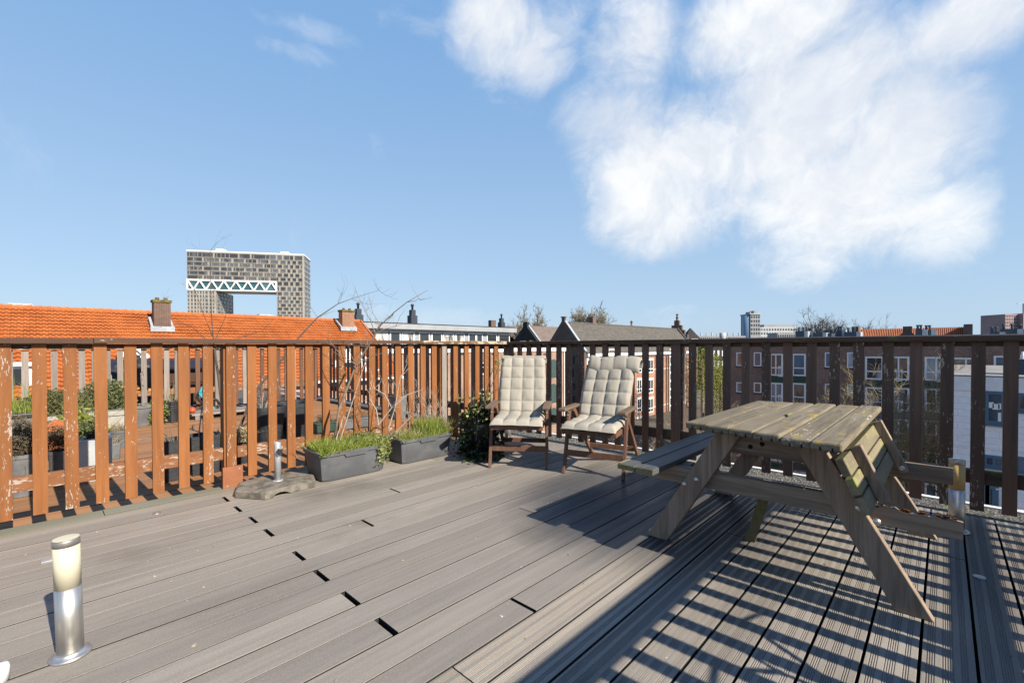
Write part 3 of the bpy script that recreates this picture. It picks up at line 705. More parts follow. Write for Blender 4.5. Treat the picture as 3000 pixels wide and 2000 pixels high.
# ------------------------------------------------------------------ foliage helpers
def rv(): 
    while 1:
        v = Vector((R.uniform(-1,1), R.uniform(-1,1), R.uniform(-1,1)))
        if .05 < v.length < 1: return v.normalized()
def blade(mb, p, h, w, lean, curl=.3):
    d = Vector((lean[0], lean[1], 1)).normalized(); s = d.cross(rv()).normalized()*w; c = Vector((lean[0], lean[1], -.25))*curl
    p = Vector(p); q1 = p + d*(h*.55) ; q2 = q1 + (d + c)*(h*.45)
    mb.add([p-s, p+s, q1+s*.7, q1-s*.7, q2], [(0,1,2,3),(3,2,4)])
def leaf(mb, p, s, n=None, asp=.6):
    n = n or rv(); a = n.cross(rv()).normalized()*s; b = n.cross(a).normalized()*(s*asp); p = Vector(p)
    mb.add([p-a, p-a*.2+b, p+a, p-a*.2-b], [(0,1,2,3)])
def twig(mb, p, d, L, r, lvl, n=4, wob=.22, br=3, up=.15, dec=.5):
    p = Vector(p); d = Vector(d).normalized(); k = 5; pts = [p]; 
    for i in range(k):
        d = (d + rv()*wob + Z0*up*.3).normalized(); pts.append(pts[-1] + d*(L/k))
    mb.tube(pts, [r*(1-.75*i/k) for i in range(k+1)], n, False)
    if lvl > 0:
        for j in range(br):
            i = R.randint(1, k); dd = (d*.8 + rv()*.75 + Z0*up).normalized()
            twig(mb, pts[i], dd, L*R.uniform(.4,.65), r*dec, lvl-1, 3 if n > 3 else 3, wob, br, up, dec)
    return pts
def grass(mb, u0, u1, v0, v1, z, n, h, w=.0025, spread=.5):
    for k in range(n):
        hh = h*R.uniform(.45, 1.15); blade(mb, (R.uniform(u0,u1), R.uniform(v0,v1), z), hh, w, (R.gauss(0,spread*.5), R.gauss(-.1,spread*.5)), .5)
def bush(mb, c, r, n, s, asp=.5, shell=.25):
    for k in range(n):
        d = rv(); q = shell + (1-shell)*R.random()**.6
        bump = .78 + .4*noise.noise(Vector((d.x*2.2+c[0]*3, d.y*2.2, d.z*2.2)))
        leaf(mb, (c[0]+d.x*r[0]*q*bump, c[1]+d.y*r[1]*q*bump, c[2]+d.z*r[2]*q*bump), s*R.uniform(.6,1.3), None, asp)

# ------------------------------------------------------------------ planter troughs
def trough(label, u0, u1, v0, v1, skew, hgt):
    t = thing('planter_trough', label, 'planter', ((u0+u1)/2, (v0+v1)/2, 0), 'dark grey plastic planter troughs'); O = OFF[t.name]
    cx_, cy_ = O.x, O.y; a, b = (u1-u0)/2, (v1-v0)/2
    mb = MB(); n = 40
    def sup(ax_, by_, z, inset=0):
        out = []
        for k in range(n):
            an = 2*PI*(k+.5)/n; c_, s_ = math.cos(an), math.sin(an); q = 1/((abs(c_)**9+abs(s_)**9)**(1/9))
            X, Y = c_*q*(ax_-inset), s_*q*(by_-inset); out.append((cx_+X*math.cos(skew)-Y*math.sin(skew), cy_+X*math.sin(skew)+Y*math.cos(skew), z))
        return out
    rings = [sup(a,b,.004,.04), sup(a,b,.014,.032), sup(a,b,hgt-.03,.012), sup(a,b,hgt-.03,0), sup(a,b,hgt-.004,-.002), sup(a,b,hgt,.002), sup(a,b,hgt,.016), sup(a,b,hgt-.04,.02)]
    vs = sum(rings, []); fs = [(j*n+k, j*n+(k+1)%n, (j+1)*n+(k+1)%n, (j+1)*n+k) for j in range(len(rings)-1) for k in range(n)] + [tuple(range(n))[::-1]]
    mb.add(vs, fs); body = mb.build('trough', m_trough, t, True)
    m = body.modifiers.new('edges', 'EDGE_SPLIT'); m.split_angle = rad(35)
    lip = MB(); 
    P = lambda X, Y, z: (cx_+X*math.cos(skew)-Y*math.sin(skew), cy_+X*math.sin(skew)+Y*math.cos(skew), z)
    for X0, X1 in ((-.34*a, .30*a),):
        vs = [P(X0,-b+.004,hgt-.031), P(X1,-b+.004,hgt-.031), P(X1,-b-.004,hgt-.031), P(X0,-b-.004,hgt-.031), P(X0+.012,-b+.008,hgt-.052), P(X1-.012,-b+.008,hgt-.052), P(X1-.012,-b-.001,hgt-.052), P(X0+.012,-b-.001,hgt-.052)]
        lip.add(vs, [(0,1,2,3),(7,6,5,4),(0,4,5,1),(1,5,6,2),(2,6,7,3),(3,7,4,0)])
    lip.build('grip_lip', m_trough, body)
    so_ = MB(); so_.add(sup(a,b,hgt-.03,.018), [tuple(range(n))]); so_.build('soil', m_soil, t)
    return t
T1 = trough('dark grey plastic trough with bright grass, a bare sapling and a swirl scuffed front', 1.580, 2.215, 3.655, 4.07, -.02, .245)
T2 = trough('dark grey plastic trough with tall grass nearest the garden chairs', 2.352, 2.985, 3.675, 4.07, 0, .24)
def plant(name, mb, mat, label, cat, **k): return tag(mb.build(name, mat), label, cat, **k)
# plants in the first trough
g = MB(); grass(g, 1.60, 2.05, 3.66, 4.02, .22, 1300, .115, .0028); grass(g, 1.60, 1.85, 3.66, 3.98, .22, 800, .14, .0027, .8); grass(g, 1.95, 2.19, 3.67, 4.0, .22, 500, .13, .0026); grass(g, 1.6, 2.2, 3.66, 3.70, .225, 350, .09, .0026, 1.1)
for k in range(500): leaf(g, (R.uniform(1.62,2.0), R.uniform(3.67,3.9), .235+R.uniform(0,.06)), .007)
plant('grass_tuft', g, m_grass, 'bright green grass and moss filling the left planter trough', 'grass')
g = MB()
for k in range(650): leaf(g, (R.gauss(2.03,.085), R.uniform(3.72,4.0), .235+abs(R.gauss(0,.055))), .011)
grass(g, 1.92, 2.18, 3.75, 4.0, .22, 220, .13, .003)
plant('low_herb', g, m_sage, 'dull green herb in the middle of the left planter trough', 'plant')
g = MB()
for k in range(420):
    u = R.gauss(2.12,.055); v = R.uniform(3.66,3.8); leaf(g, (u, v, .245+R.uniform(-.01,.06)), .011, None, .8)
tp = plant('trailing_plant', g, m_varieg, 'yellow variegated creeper trailing over the corner of the left trough', 'plant')
for s_ in range(9):                                                # trailing strands over the rim
    g = MB(); u = R.uniform(2.08,2.19); pts = [(u, 3.68, .26), (u+.01, 3.638, .245)]
    L = R.uniform(.05,.15)
    for k in range(6): pts.append((u+.012*k*R.uniform(-.5,1), 3.634-.003*k*R.random(), .235-L*(k+1)/6))
    g.tube(pts, .0016, 4)
    for q in pts[1:]:
        for k in range(5): leaf(g, (q[0]+R.uniform(-.014,.014), q[1]-R.uniform(0,.012), q[2]+R.uniform(-.012,.012)), .010, None, .8)
    g.build('strand', m_varieg, tp)
# bare sapling leaning out of the first trough
sp = thing('bare_sapling', 'leafless sapling leaning to the right out of the left trough', 'sapling', (1.72,3.86,.22))
Z2 = lambda x, y: (650+x*.3189, 850+y*.3189)
pth = []
for (x, y), tt in zip([(1020,1340),(1080,1080),(1150,900),(1230,690),(1340,520),(1410,400),(1460,320),(1580,205),(1700,110),(1890,0)], [3.98,4.0,4.02,4.02,4.0,3.98,3.96,3.92,3.88,3.82]):
    pth.append(gd(*Z2(x, y), tt))
pth[0] = Vector((pth[0].x, pth[0].y, .22))
mb = MB(); mb.tube(pth, [.0125,.0115,.0105,.0095,.0075,.0062,.0052,.0042,.0034,.0018], 7); mb.build('stem', m_twig, sp, True)
mb = MB()
for i in (2,3,3,3,4,4,4,5,5,6,6,7,8):
    d = (pth[min(i+1,9)]-pth[i]).normalized(); twig(mb, pth[i], d*.5 + rv()*.8, R.uniform(.16,.34), .0032, 1, 4, .3, 3, .1)
mb.build('twigs', m_twig, sp)
# long side shoots: up to the left and across to the right
for P in ([(1410,400),(1370,290),(1330,210),(1290,120),(1240,30)], [(1400,420),(1480,360),(1600,330),(1640,230)], [(1260,660),(1400,600),(1530,560),(1700,520)], [(1250,690),(1100,600),(1000,480),(960,330)]):
    mb = MB(); pts = [gd(*Z2(x, y), 3.98) for x, y in P]; mb.tube(pts, [.0042-.0008*k for k in range(len(pts))], 5)
    for q in pts[1:]: twig(mb, q, (pts[-1]-pts[0]).normalized()+rv()*.7, .12, .0016, 1, 3, .3, 2)
    mb.build('side_shoot', m_twig, sp)
mb = MB()
for a, b in (((1085,1380),(1330,620)), ((1050,1370),(1120,1150))):
    mb.tube([gd(*Z2(*a), 3.93)-Z0*.0, gd(*Z2(*b), 4.0)], [.0045,.002], 5)
plant('pale_stick', mb, m_twigpale, 'two pale thin sticks beside the bare sapling', 'stick')
# dead pale branches on the right of the first trough
mb = MB(); b0 = gd(*Z2(1540,1260), 4.25)
for P in ([(1530,1270),(1590,1080),(1620,900),(1640,800),(1700,680)], [(1600,1050),(1700,960),(1820,920)], [(1450,1220),(1560,1080),(1500,960),(1400,900)], [(1600,1300),(1680,1220),(1740,1160)], [(1440,1240),(1420,1100),(1360,1000)]):
    pts = [gd(*Z2(x, y), 4.22) for x, y in P]; mb.tube(pts, [.006*(1-.17*k) for k in range(len(pts))], 5)
    for q in pts[1:]:
        for r_ in range(2): twig(mb, q, rv()+Z0*.5, R.uniform(.10,.2), .0022, 1, 3, .3, 2)
plant('dead_branch', mb, m_twigpale, 'pale dead branches sticking up from the right end of the left trough', 'branch')
# second trough
g = MB(); grass(g, 2.66, 2.95, 3.70, 4.02, .21, 1300, .20, .003, .45); grass(g, 2.38, 2.96, 3.68, 3.9, .21, 800, .12, .0027, .8); grass(g, 2.37, 2.97, 3.68, 3.71, .215, 300, .09, .0026, 1.1)
plant('grass_tuft', g, m_grass, 'tall fresh green grass at the right end of the right trough', 'grass')
g = MB(); grass(g, 2.38, 2.70, 3.69, 4.0, .21, 500, .12, .0025, .7); grass(g, 2.85, 2.97, 3.7, 4.02, .21, 220, .22, .002, .8)
plant('dry_grass', g, m_straw, 'straw coloured dry grass in the left half of the right trough', 'grass')
g = MB()
for k in range(26): twig(g, (R.uniform(2.68,3.02), R.uniform(3.9,4.05), .22), (R.uniform(-.3,.3), R.uniform(-.1,.1), 1), R.uniform(.2,.42), .003, 2, 3, .2, 3, .3)
plant('dead_stalks', g, m_twigpale, 'thicket of grey dead stalks behind the tall grass of the right trough', 'dead plant')
# ivy pot in the corner
pc = gz(1392,1352); pc = Vector((3.20,3.50,0))
t = thing('flower_pot', 'large black pot smothered in ivy beside the left garden chair', 'pot', tuple(pc))
MB().lathe([(.13,.002),(.165,.30),(.175,.32),(.175,.345),(.16,.345),(.155,.31),(0,.31)], 28, pc).build('pot', m_blackp, t, True)
iv = thing('ivy', 'dark ivy spilling over the black corner pot down to the deck', 'ivy', (pc.x, pc.y, .31))
g = MB()
bush(g, (pc.x, pc.y, .42), (.21,.2,.20), 620, .021, .8)
for k in range(480):
    a = R.uniform(0, 2*PI); r_ = .17+R.random()*.07; leaf(g, (pc.x+r_*math.cos(a), pc.y+r_*math.sin(a), R.uniform(.03,.42)), .021, None, .85)
for k in range(420): leaf(g, (pc.x-.14+R.gauss(0,.10), pc.y-.14+R.gauss(0,.10), R.uniform(.005,.07)), .02, None, .85)
for k in range(230): leaf(g, (pc.x-.22+R.gauss(0,.035), pc.y+.03+R.gauss(0,.04), R.uniform(.02,.24)), .018, None, .85)
g.build('leaves', m_ivy, iv)
g = MB()
for P in ([(1395,1290),(1400,1215),(1420,1160),(1445,1120),(1462,1070),(1466,1052)], [(1400,1200),(1430,1165),(1450,1140)], [(1425,1150),(1440,1090),(1452,1078)]):
    pts = [gd(x, y, 4.45) for x, y in P]; g.tube(pts, [.005-.0006*k for k in range(len(pts))], 5)
for k in range(14): twig(g, (pc.x+R.uniform(-.15,.15), pc.y+R.uniform(-.15,.15), .5), rv()+Z0, .22, .003, 1, 4)
g.build('stems', m_twigdark, iv)
g = MB()
for P in [(1400,1200),(1430,1165),(1455,1078),(1466,1052),(1420,1150)]:
    q = gd(*P, 4.45)
    for k in range(9): leaf(g, q+rv()*.05, .017, None, .85)
for k in range(60):
    a = R.uniform(2.6,5.2); leaf(g, (pc.x+.24*math.cos(a)+R.gauss(0,.02), pc.y+.24*math.sin(a)+R.gauss(0,.02), R.uniform(.36,.62)), .02, None, .8)
g.build('pale_leaves', m_varieg, iv)
# ------------------------------------------------------------------ pots and things on the neighbouring deck
DZ = -.034
m_creamp = plain('cream_planter', (.46,.43,.37), (.36,.34,.29), 5, rough=.7)
m_palezinc = plain('pale_zinc', (.52,.54,.55), (.44,.46,.47), 8, rough=.5)
def pot(label, c, r, h, mat, taper=.78, sq=0, n=28, name='flower_pot', rim=True, ribs=0, rot=0):
    t = thing(name, label, 'pot', (c[0], c[1], DZ))
    pr = [(r*taper, DZ+.001)]
    if ribs:
        for k in range(ribs*3+1):
            q = k/(ribs*3); pr.append((r*(taper+(1-taper)*q)*(1+(.018 if k % 3 == 1 else 0)), DZ+.002+q*(h-.02)))
    else: pr += [(r*(taper+(1-taper)*.5)*1.01, DZ+h*.5), (r, DZ+h-.03)]
    pr += [(r*1.05 if rim else r, DZ+h-.028), (r*1.05 if rim else r, DZ+h), (r*.93, DZ+h), (r*.9, DZ+h-.05)]
    b = MB().lathe(pr, n, (c[0],c[1],0), sq).build('pot', mat, t, not ribs)
    m = b.modifiers.new('edges', 'EDGE_SPLIT'); m.split_angle = rad(35)
    MB().lathe([(r*.91, DZ+h-.04), (0, DZ+h-.03)], n, (c[0],c[1],0), sq).build('soil', m_soil, t)
    return t
def at(x, y, v): return gv(x, y, v)
# back row by the left edge
t = thing('planter_box', 'long dark planter box with a green lawn of grass at the far left', 'planter', (-.4,7.9,DZ))
MB().box(-1.3, .02, 7.6, 8.2, DZ, .36).build('box', m_potgrey, t, bevel=.02)
MB().box(-1.33, .05, 7.57, 8.23, .33, .375).build('rim', m_blackp, t, bevel=.01)
g = MB(); grass(g, -1.28, 0.0, 7.62, 8.18, .36, 2600, .17, .004)
grass(g, -.6, 0.0, 7.9, 8.18, .36, 120, .42, .003, .5); plant('grass_tuft', g, m_grass, 'green grass growing in the dark planter box at the far left', 'grass')
for k, (a, b, lab) in enumerate(((.08,.38,'white planter box under dark heather, the left one of two'), (.44,.80,'white planter box under dark heather, the right one of two'))):
    t = thing('planter_box', lab, 'planter', ((a+b)/2, 7.95, DZ), 'white planter boxes')
    MB().box(a, b, 7.75, 8.15, DZ, .24).build('box', m_creamp, t, bevel=.01); MB().box(a-.015, b+.015, 7.735, 8.165, .242, .30).build('rim', m_creamp, t, bevel=.01)
g = MB(); bush(g, (.12,8.0,.42), (.38,.4,.26), 3400, .02, .4); plant('heather_bush', g, m_heathgreen, 'olive brown heather cushion over the left white planter box', 'heather')
g = MB(); bush(g, (.62,8.1,.48), (.36,.42,.28), 3400, .02, .4); plant('heather_bush', g, m_sage, 'dark green heather cushion over the right white planter box', 'heather')
g = MB(); bush(g, (.30,6.9,.22), (.28,.2,.30), 1000, .026, .6)
for k in range(16): twig(g, (.28,6.9,.0), (R.uniform(-.5,.5),R.uniform(-.4,.4),1), .5, .004, 1, 3)
plant('shrub', g, m_yellowgr, 'loose yellow green shrub in front of the white planter boxes', 'shrub')
t = thing('terracotta_pot', 'crumbling orange terracotta pot behind the brown heather', 'pot', (.15,6.6,DZ))
mb = MB(); pr = []
for k in range(8): pr.append((.075+.012*k+R.uniform(-.004,.004), DZ+.045*k))
mb.lathe(pr+[(.12,.33),(.05,.375),(0,.38)], 18, (.15,6.6,0))
mb.v = [(x+.012*noise.noise(Vector((x*30,y*30,z*30))), y+.012*noise.noise(Vector((x*30+9,y*30,z*30))), z+.014*noise.noise(Vector((x*25,y*25+5,z*25)))) for x, y, z in mb.v]
mb.build('pot', m_terra, t)
# front row behind the fence
pot('grey pot of spreading brown twiggy heather next to the first picket', (-.09,5.25), .125, .33, m_potgrey, .72)
g = MB(); bush(g, (-.10,5.25,.42), (.22,.2,.2), 2200, .014, .35)
for k in range(30): twig(g, (-.1+R.uniform(-.1,.1),5.25,.32), rv()+Z0*.6, R.uniform(.2,.42), .0025, 2, 3)
plant('heather_bush', g, m_heather, 'brown twiggy heather sprawling from the leftmost grey pot', 'heather')
pot('dark grey pot with trimmed brown heather left of the white square planter', (.135,5.42), .085, .29, m_potgrey, .8)
g = MB(); bush(g, (.13,5.42,.36), (.15,.14,.13), 1500, .013, .35); plant('heather_bush', g, m_heather, 'compact brown heather left of the white square planter', 'heather')
t = thing('square_planter', 'white galvanised square planter with sprouting green plant', 'planter', (.335,5.42,DZ))
MB().frust((.335,5.42), (.105,.105), (.118,.118), DZ, .325).build('planter', m_palezinc, t, bevel=.006)
MB().box(.218, .452, 5.303, 5.537, .3255, .332).build('rim', m_galv, t)
g = MB(); bush(g, (.33,5.42,.40), (.11,.1,.13), 260, .022, .6)
for k in range(18): twig(g, (.33+R.uniform(-.06,.06),5.42,.3), rv()*.6+Z0, .32, .003, 1, 3)
plant('sprouting_plant', g, m_sage, 'sprouting green plant with bare stems in the white square planter', 'plant')
pot('shallow grey bowl with dry weeds and a ridged side', (.67,7.0), .14, .20, m_potgrey, .8, n=24)
g = MB(); grass(g, .57, .77, 6.92, 7.1, .15, 160, .12, .003, .8); plant('dry_grass', g, m_straw, 'dry weeds in the shallow grey bowl', 'weeds')
pot('tiny square grey pot on the red brown boards', (.545,6.25), .052, .17, m_potgrey, .8, 6, 20)
g = MB(); grass(g, .51, .58, 6.21, 6.29, .12, 70, .12, .003, .9); plant('dry_grass', g, m_straw, 'straw tuft in the tiny square grey pot', 'weeds')
pot('small pale clay pot behind the shallow grey bowl', (.70,7.9), .06, .16, m_terra, .75)
pot('round charcoal pot with marigolds and drying shrub', (1.02,8.7), .25, .30, m_potgrey, .72)
g = MB(); bush(g, (.84,8.7,.34), (.24,.2,.2), 1000, .026, .6); plant('marigold_bush', g, m_sage, 'dark green marigold plant in the round charcoal pot', 'plant')
g = MB()
for k in range(90): leaf(g, (.82+R.gauss(0,.13), 8.62+R.gauss(0,.08), .47+abs(R.gauss(0,.05))), .022, None, .9)
plant('marigold_flowers', g, m_flower, 'orange marigold blooms over the round charcoal pot', 'flowers')
g = MB(); bush(g, (1.23,8.55,.18), (.17,.15,.26), 1100, .022, .6); plant('shrub', g, m_varieg, 'pale yellow drying shrub right of the round charcoal pot', 'shrub')
pot('shiny black ribbed bucket with dry stalks', (1.44,8.75), .15, .32, m_blackp, .88, ribs=9)
g = MB()
for k in range(45): blade(g, (1.44+R.uniform(-.1,.1), 8.75+R.uniform(-.1,.1), .25), R.uniform(.12,.5), .003, (R.gauss(0,.25), R.gauss(0,.25)))
plant('dry_stalks', g, m_straw, 'dry stalks in the shiny black ribbed bucket', 'dead plant')
for c, lab in (((.80,4.93),'matt black square planter with cut stubs, the left of the pair'), ((1.055,4.98),'matt black square planter with a bare stem, the right of the pair')):
    pot(lab, c, .118, .35, m_potblack, .92, 12, 24, 'square_planter', False)
g = MB()
for k in range(9): twig(g, (.80+R.uniform(-.07,.07), 4.93+R.uniform(-.07,.07), .28), (R.uniform(-.6,.6),R.uniform(-.5,.5),1), .14, .005, 0, 5)
plant('cut_stubs', g, m_twig, 'cut plant stubs in the left black square planter', 'stubs')
g = MB(); g.tube([(1.02,4.98,.3),(1.06,5.02,.6),(1.10,5.05,.82),(1.12,5.06,1.0)], [.006,.005,.004,.002], 5); plant('dead_plant', g, m_twigpale, 'single pale bare stem in the right black square planter', 'stem')
for c, r_, lab in (((1.20,5.12),.10,'small dark pot of dead straw coloured plant left of the fence post'), ((1.43,5.12),.10,'small dark pot of dead straw coloured plant right of the fence post')):
    pot(lab, c, r_, .20, m_potblack, .8)
    g = MB(); bush(g, (c[0], c[1], .235), (.135,.12,.10), 420, .024, .28)
    for k in range(80): blade(g, (c[0]+R.uniform(-.08,.08), c[1]+R.uniform(-.08,.08), .17), R.uniform(.08,.2), .003, (R.gauss(0,.6), R.gauss(0,.6)), .9)
    plant('dead_plant', g, m_straw, 'dead curled plant in the pot '+('left' if c[0] < 1.3 else 'right')+' of the fence post', 'dead plant')
for c, r_, lab in (((1.80,5.55),.165,'tall tapered black tub, nearer of the two behind the parasol base'), ((2.10,5.62),.175,'tall tapered black tub, right of the two behind the parasol base')):
    pot(lab, c, r_, .49, m_potblack, .62, 4, 28, 'tall_tub', False)
g = MB()
for k in range(8): twig(g, (1.8+R.uniform(-.08,.3), 5.58, .42), (R.uniform(-.3,.3),0,1), .16, .004, 0, 4)
plant('cut_stubs', g, m_twigpale, 'pale cut stubs in the two tall black tubs', 'stubs')
# thin bare tree standing on the neighbouring deck
tr = thing('bare_sapling', 'tall thin leafless sapling reaching above the left fence before the arched tower', 'sapling', (1.72,6.45,DZ))
pth = [at(x, y, 6.45) for x, y in ((652,1262),(650,1180),(640,1100),(630,1035),(625,990),(620,930),(618,860),(616,790),(617,735))]
mb = MB(); mb.tube(pth, [.020,.018,.015,.012,.007,.005,.004,.003,.0015], 7)
mb.tube([at(640,1100,6.45), at(660,1040,6.45), at(672,1015,6.45)], [.012,.009,.006], 5); mb.build('trunk', m_twigdark, tr, True)
mb = MB()
for i in (3,4,4,5,5,5,6,6,6,7,7,7,8): twig(mb, pth[i], rv()*.6+Z0*.9, R.uniform(.18,.34), .0018, 2, 4, .22, 3, .15)
for P in ([(625,990),(600,930),(575,860)], [(628,1000),(660,930),(680,850),(690,800)], [(632,1020),(560,955),(505,940)], [(640,1060),(700,990),(770,968),(850,1010)]):
    pts = [at(x, y, 6.3) for x, y in P]; mb.tube(pts, [.005,.0035,.0025,.0015][:len(pts)], 5)
    for q in pts[1:]: twig(mb, q, (pts[-1]-pts[0]).normalized()*.6+rv()*.5, .3, .003, 2, 3, .25, 3)
P = [(873,992),(930,930),(990,890),(1030,875),(1110,850)]; pts = [at(x, y, 5.9) for x, y in P]; mb.tube(pts, [.011,.008,.006,.004,.002], 5)
for q in pts[1:]:
    for k in range(2): twig(mb, q, (pts[-1]-pts[0]).normalized()*.5+rv()*.7, .32, .003, 1, 3, .25, 3)
mb.tube([at(760,1130,5.9), at(820,1060,5.9), at(873,992,5.9)], [.015,.013,.011], 6); mb.tube([at(700,1260,5.9), at(730,1180,5.9), at(760,1130,5.9)], [.017,.016,.015], 6)
mb.build('crown', m_twigdark, tr)
# low pallet bench with toys
t = thing('pallet', 'low weathered slatted pallet in front of the far fence', 'pallet', (2.1,8.9,DZ))
for k in range(4): MB().box(1.68, 2.62, 8.62+.13*k, 8.73+.13*k, .035, .06).build('slat', m_grayw, t)
for u in (1.72, 2.12, 2.54): MB().box(u, u+.06, 8.60, 9.15, DZ, .034).build('runner', m_grayw, t)
m_red = plain('red_plastic', (.75,.10,.03), rough=.4); m_turq = plain('turquoise_plastic', (.03,.38,.50), rough=.5)
b = at(564,1201,8.8); tag(MB().lathe([(.048*math.sin(PI*k/12), -.048*math.cos(PI*k/12)) for k in range(13)], 18, b).build('ball', m_red, None, True), 'small red toy ball by the pallet', 'ball')
t = thing('garden_toy', 'turquoise and black toy trike lying behind the pallet', 'toy', (2.02,9.4,DZ))
for (x, y, r_, m) in ((600,1160,.11,m_blackp), (622,1185,.10,m_blackp)):
    q = at(x, y, 9.35); mb = MB(); mb.tube([q+Vector((r_*math.cos(a),0,r_*math.sin(a))) for a in [2*PI*k/16 for k in range(17)]], .022, 6); mb.build('wheel', m, t, True)
MB().bar(at(585,1150,9.3), at(628,1200,9.3), .03, .05).build('frame', m_turq, t); MB().bar(at(585,1150,9.3), at(596,1128,9.3), .03, .03).build('handle', m_turq, t)
# sofa and black tarpaulin heap on the next roof
struct(MB().box(-4.5, 4.205, 9.98, 14.4, -.13, -.04).build('next_roof', m_bitum))
m_wick = plain('brown_wicker', (.12,.055,.03), (.05,.025,.015), 60, (1,1,2.5), .8, .6, 80); m_navy = plain('navy_fabric', (.012,.016,.04), (.02,.026,.055), 4, rough=.8); m_tarp = plain('black_tarpaulin', (.025,.026,.028), (.045,.046,.05), 5, rough=.42)
t = thing('wicker_sofa', 'brown wicker garden sofa with navy back cushion beyond the grey fence', 'sofa', (1.9,11.3,DZ))
MB().box(1.25, 2.55, 10.95, 11.6, .02, .38).build('seat_base', m_wick, t, bevel=.03); MB().box(1.25, 2.55, 11.42, 11.62, .381, .66).build('backrest', m_wick, t, bevel=.03)
MB().box(1.2, 1.34, 10.9, 11.66, .015, .56).build('armrest', m_wick, t, bevel=.03); MB().box(2.46, 2.6, 10.9, 11.66, .015, .56).build('armrest', m_wick, t, bevel=.03)
MB().box(.78, 2.45, 11.28, 11.44, .67, .90).build('back_cushion', m_navy, t, bevel=.04)
for u in (1.3, 2.5):
    for v in (11.0, 11.55): MB().box(u-.03, u+.03, v-.03, v+.03, DZ-.004, .019).build('foot', m_blackp, t)
mb = MB(); n_ = 30
for i in range(n_+1):
    for j in range(n_+1):
        x, y = i/n_*2-1, j/n_*2-1; e = max(0, 1-max(abs(x), abs(y))**3)
        z = 1.12*e**.4*(.72+.28*noise.noise(Vector((x*1.7, y*1.7, 3)))) + .12*noise.noise(Vector((x*5, y*5, 1)))*e + .05*abs(noise.noise(Vector((x*12, y*12, 5))))*e
        mb.v.append((1.19+x*.46+.05*noise.noise(Vector((x*4,y*4,8))), 10.75+y*.42, -.036+max(0, z)))
for i in range(n_):
    for j in range(n_): k = i*(n_+1)+j; mb.f.append((k, k+n_+1, k+n_+2, k+1))
tag(mb.build('tarpaulin_heap', m_tarp, None), 'crumpled black tarpaulin over garden furniture beyond the grey fence', 'tarpaulin')
# right end of the neighbouring deck: window boxes and one pot
m_greenbox = plain('dark_green_plastic', (.035,.075,.055), (.05,.09,.07), 6, rough=.6)
for a, b, m, lab in ((2.52,2.80,m_greenbox,'dark green window box of dead heather on the red brown deck'), (2.86,3.32,m_potgrey,'grey window box of dead heather on the red brown deck')):
    t = thing('window_box', lab, 'planter', ((a+b)/2, 6.05, DZ)); MB().frust(((a+b)/2,6.05), ((b-a)/2-.02,.08), ((b-a)/2,.10), DZ, .10).build('box', m, t, bevel=.006); MB().box(a-.01, b+.01, 5.94, 6.16, .1005, .115).build('rim', m, t, bevel=.004)
    g = MB(); bush(g, ((a+b)/2, 6.05, .16), ((b-a)/2,.1,.09), 500, .014, .3)
    for k in range(60): blade(g, (R.uniform(a,b), R.uniform(5.97,6.13), .1), R.uniform(.06,.2), .002, (R.gauss(0,.4), R.gauss(0,.4)))
    plant('dead_heather', g, m_heather, 'grey brown dead heather in the '+('dark green' if a < 2.8 else 'grey')+' window box', 'heather')
pot('dark grey square pot of dead twigs at the right end of the red brown deck', (3.99,6.35), .105, .37, m_potgrey, .85, 12, 24, 'square_planter')
g = MB()
for k in range(26): twig(g, (3.99+R.uniform(-.06,.06), 6.35+R.uniform(-.06,.06), .3), rv()*.7+Z0, R.uniform(.15,.32), .003, 2, 3)
plant('dead_twigs', g, m_twig, 'bushy dead twigs in the dark grey square pot', 'dead plant')
pot('low dark tub with a bare rose behind the two tall black tubs', (2.45,7.6), .15, .26, m_potgrey, .8)
g = MB()
for k in range(22): twig(g, (2.45+R.uniform(-.1,.1), 7.6, .2), rv()*.8+Z0, R.uniform(.25,.6), .004, 2, 3)
plant('bare_rose', g, m_twig, 'bare rose bush in the low dark tub', 'shrub')
q0 = [gz(x, y, -.03) for x, y in ((372,1292),(405,1288),(425,1285),(448,1276),(470,1270))]
tag(MB().tube(q0, .008, 6).build('garden_hose', m_potgrey, None, True), 'thin grey hose lying on the red brown boards', 'hose')
# ------------------------------------------------------------------ ground
GZ = -11.5
m_ground = plain('city_ground', (.10,.085,.06), (.16,.14,.11), .05, rough=1, bump=.3, bscale=2)
struct(MB().box(-6000, 9000, -6000, 9000, GZ-1, GZ).build('ground', m_ground))
m_asph = plain('street_asphalt', (.05,.05,.05), (.075,.072,.07), 2, rough=.9)
mb = MB(); mb.quad((36,-60,GZ+.02),(42,-60,GZ+.02),(42,130,GZ+.02),(36,130,GZ+.02)); struct(mb.build('street', m_asph))
m_pave = plain('pavement', (.24,.22,.20), (.32,.29,.26), 3, rough=.95)
struct(MB().box(34.2, 35.95, -60, 130, GZ, GZ+.13).build('pavement', m_pave)); struct(MB().box(42.05, 46, -60, 130, GZ, GZ+.13).build('pavement', m_pave))

m_pane = glass('window_glass', (.025,.03,.035)); m_panec = glass('curtained_glass', (.03,.035,.045), (.42,.43,.44), .12)
m_paneb = glass('bluish_glass', (.03,.06,.10), (.10,.16,.22), .08); m_panehouse = glass('reflecting_glass', (.03,.03,.03), (.22,.15,.11), .08, 1.2)
m_frame = plain('white_window_frame', (.74,.74,.72), None, rough=.5)
m_lead = plain('lead_flashing', (.34,.36,.38), (.26,.28,.31), 3, rough=.7)
m_slateb = plain('dark_roofing', (.03,.03,.032), (.05,.05,.05), 2, rough=.9)

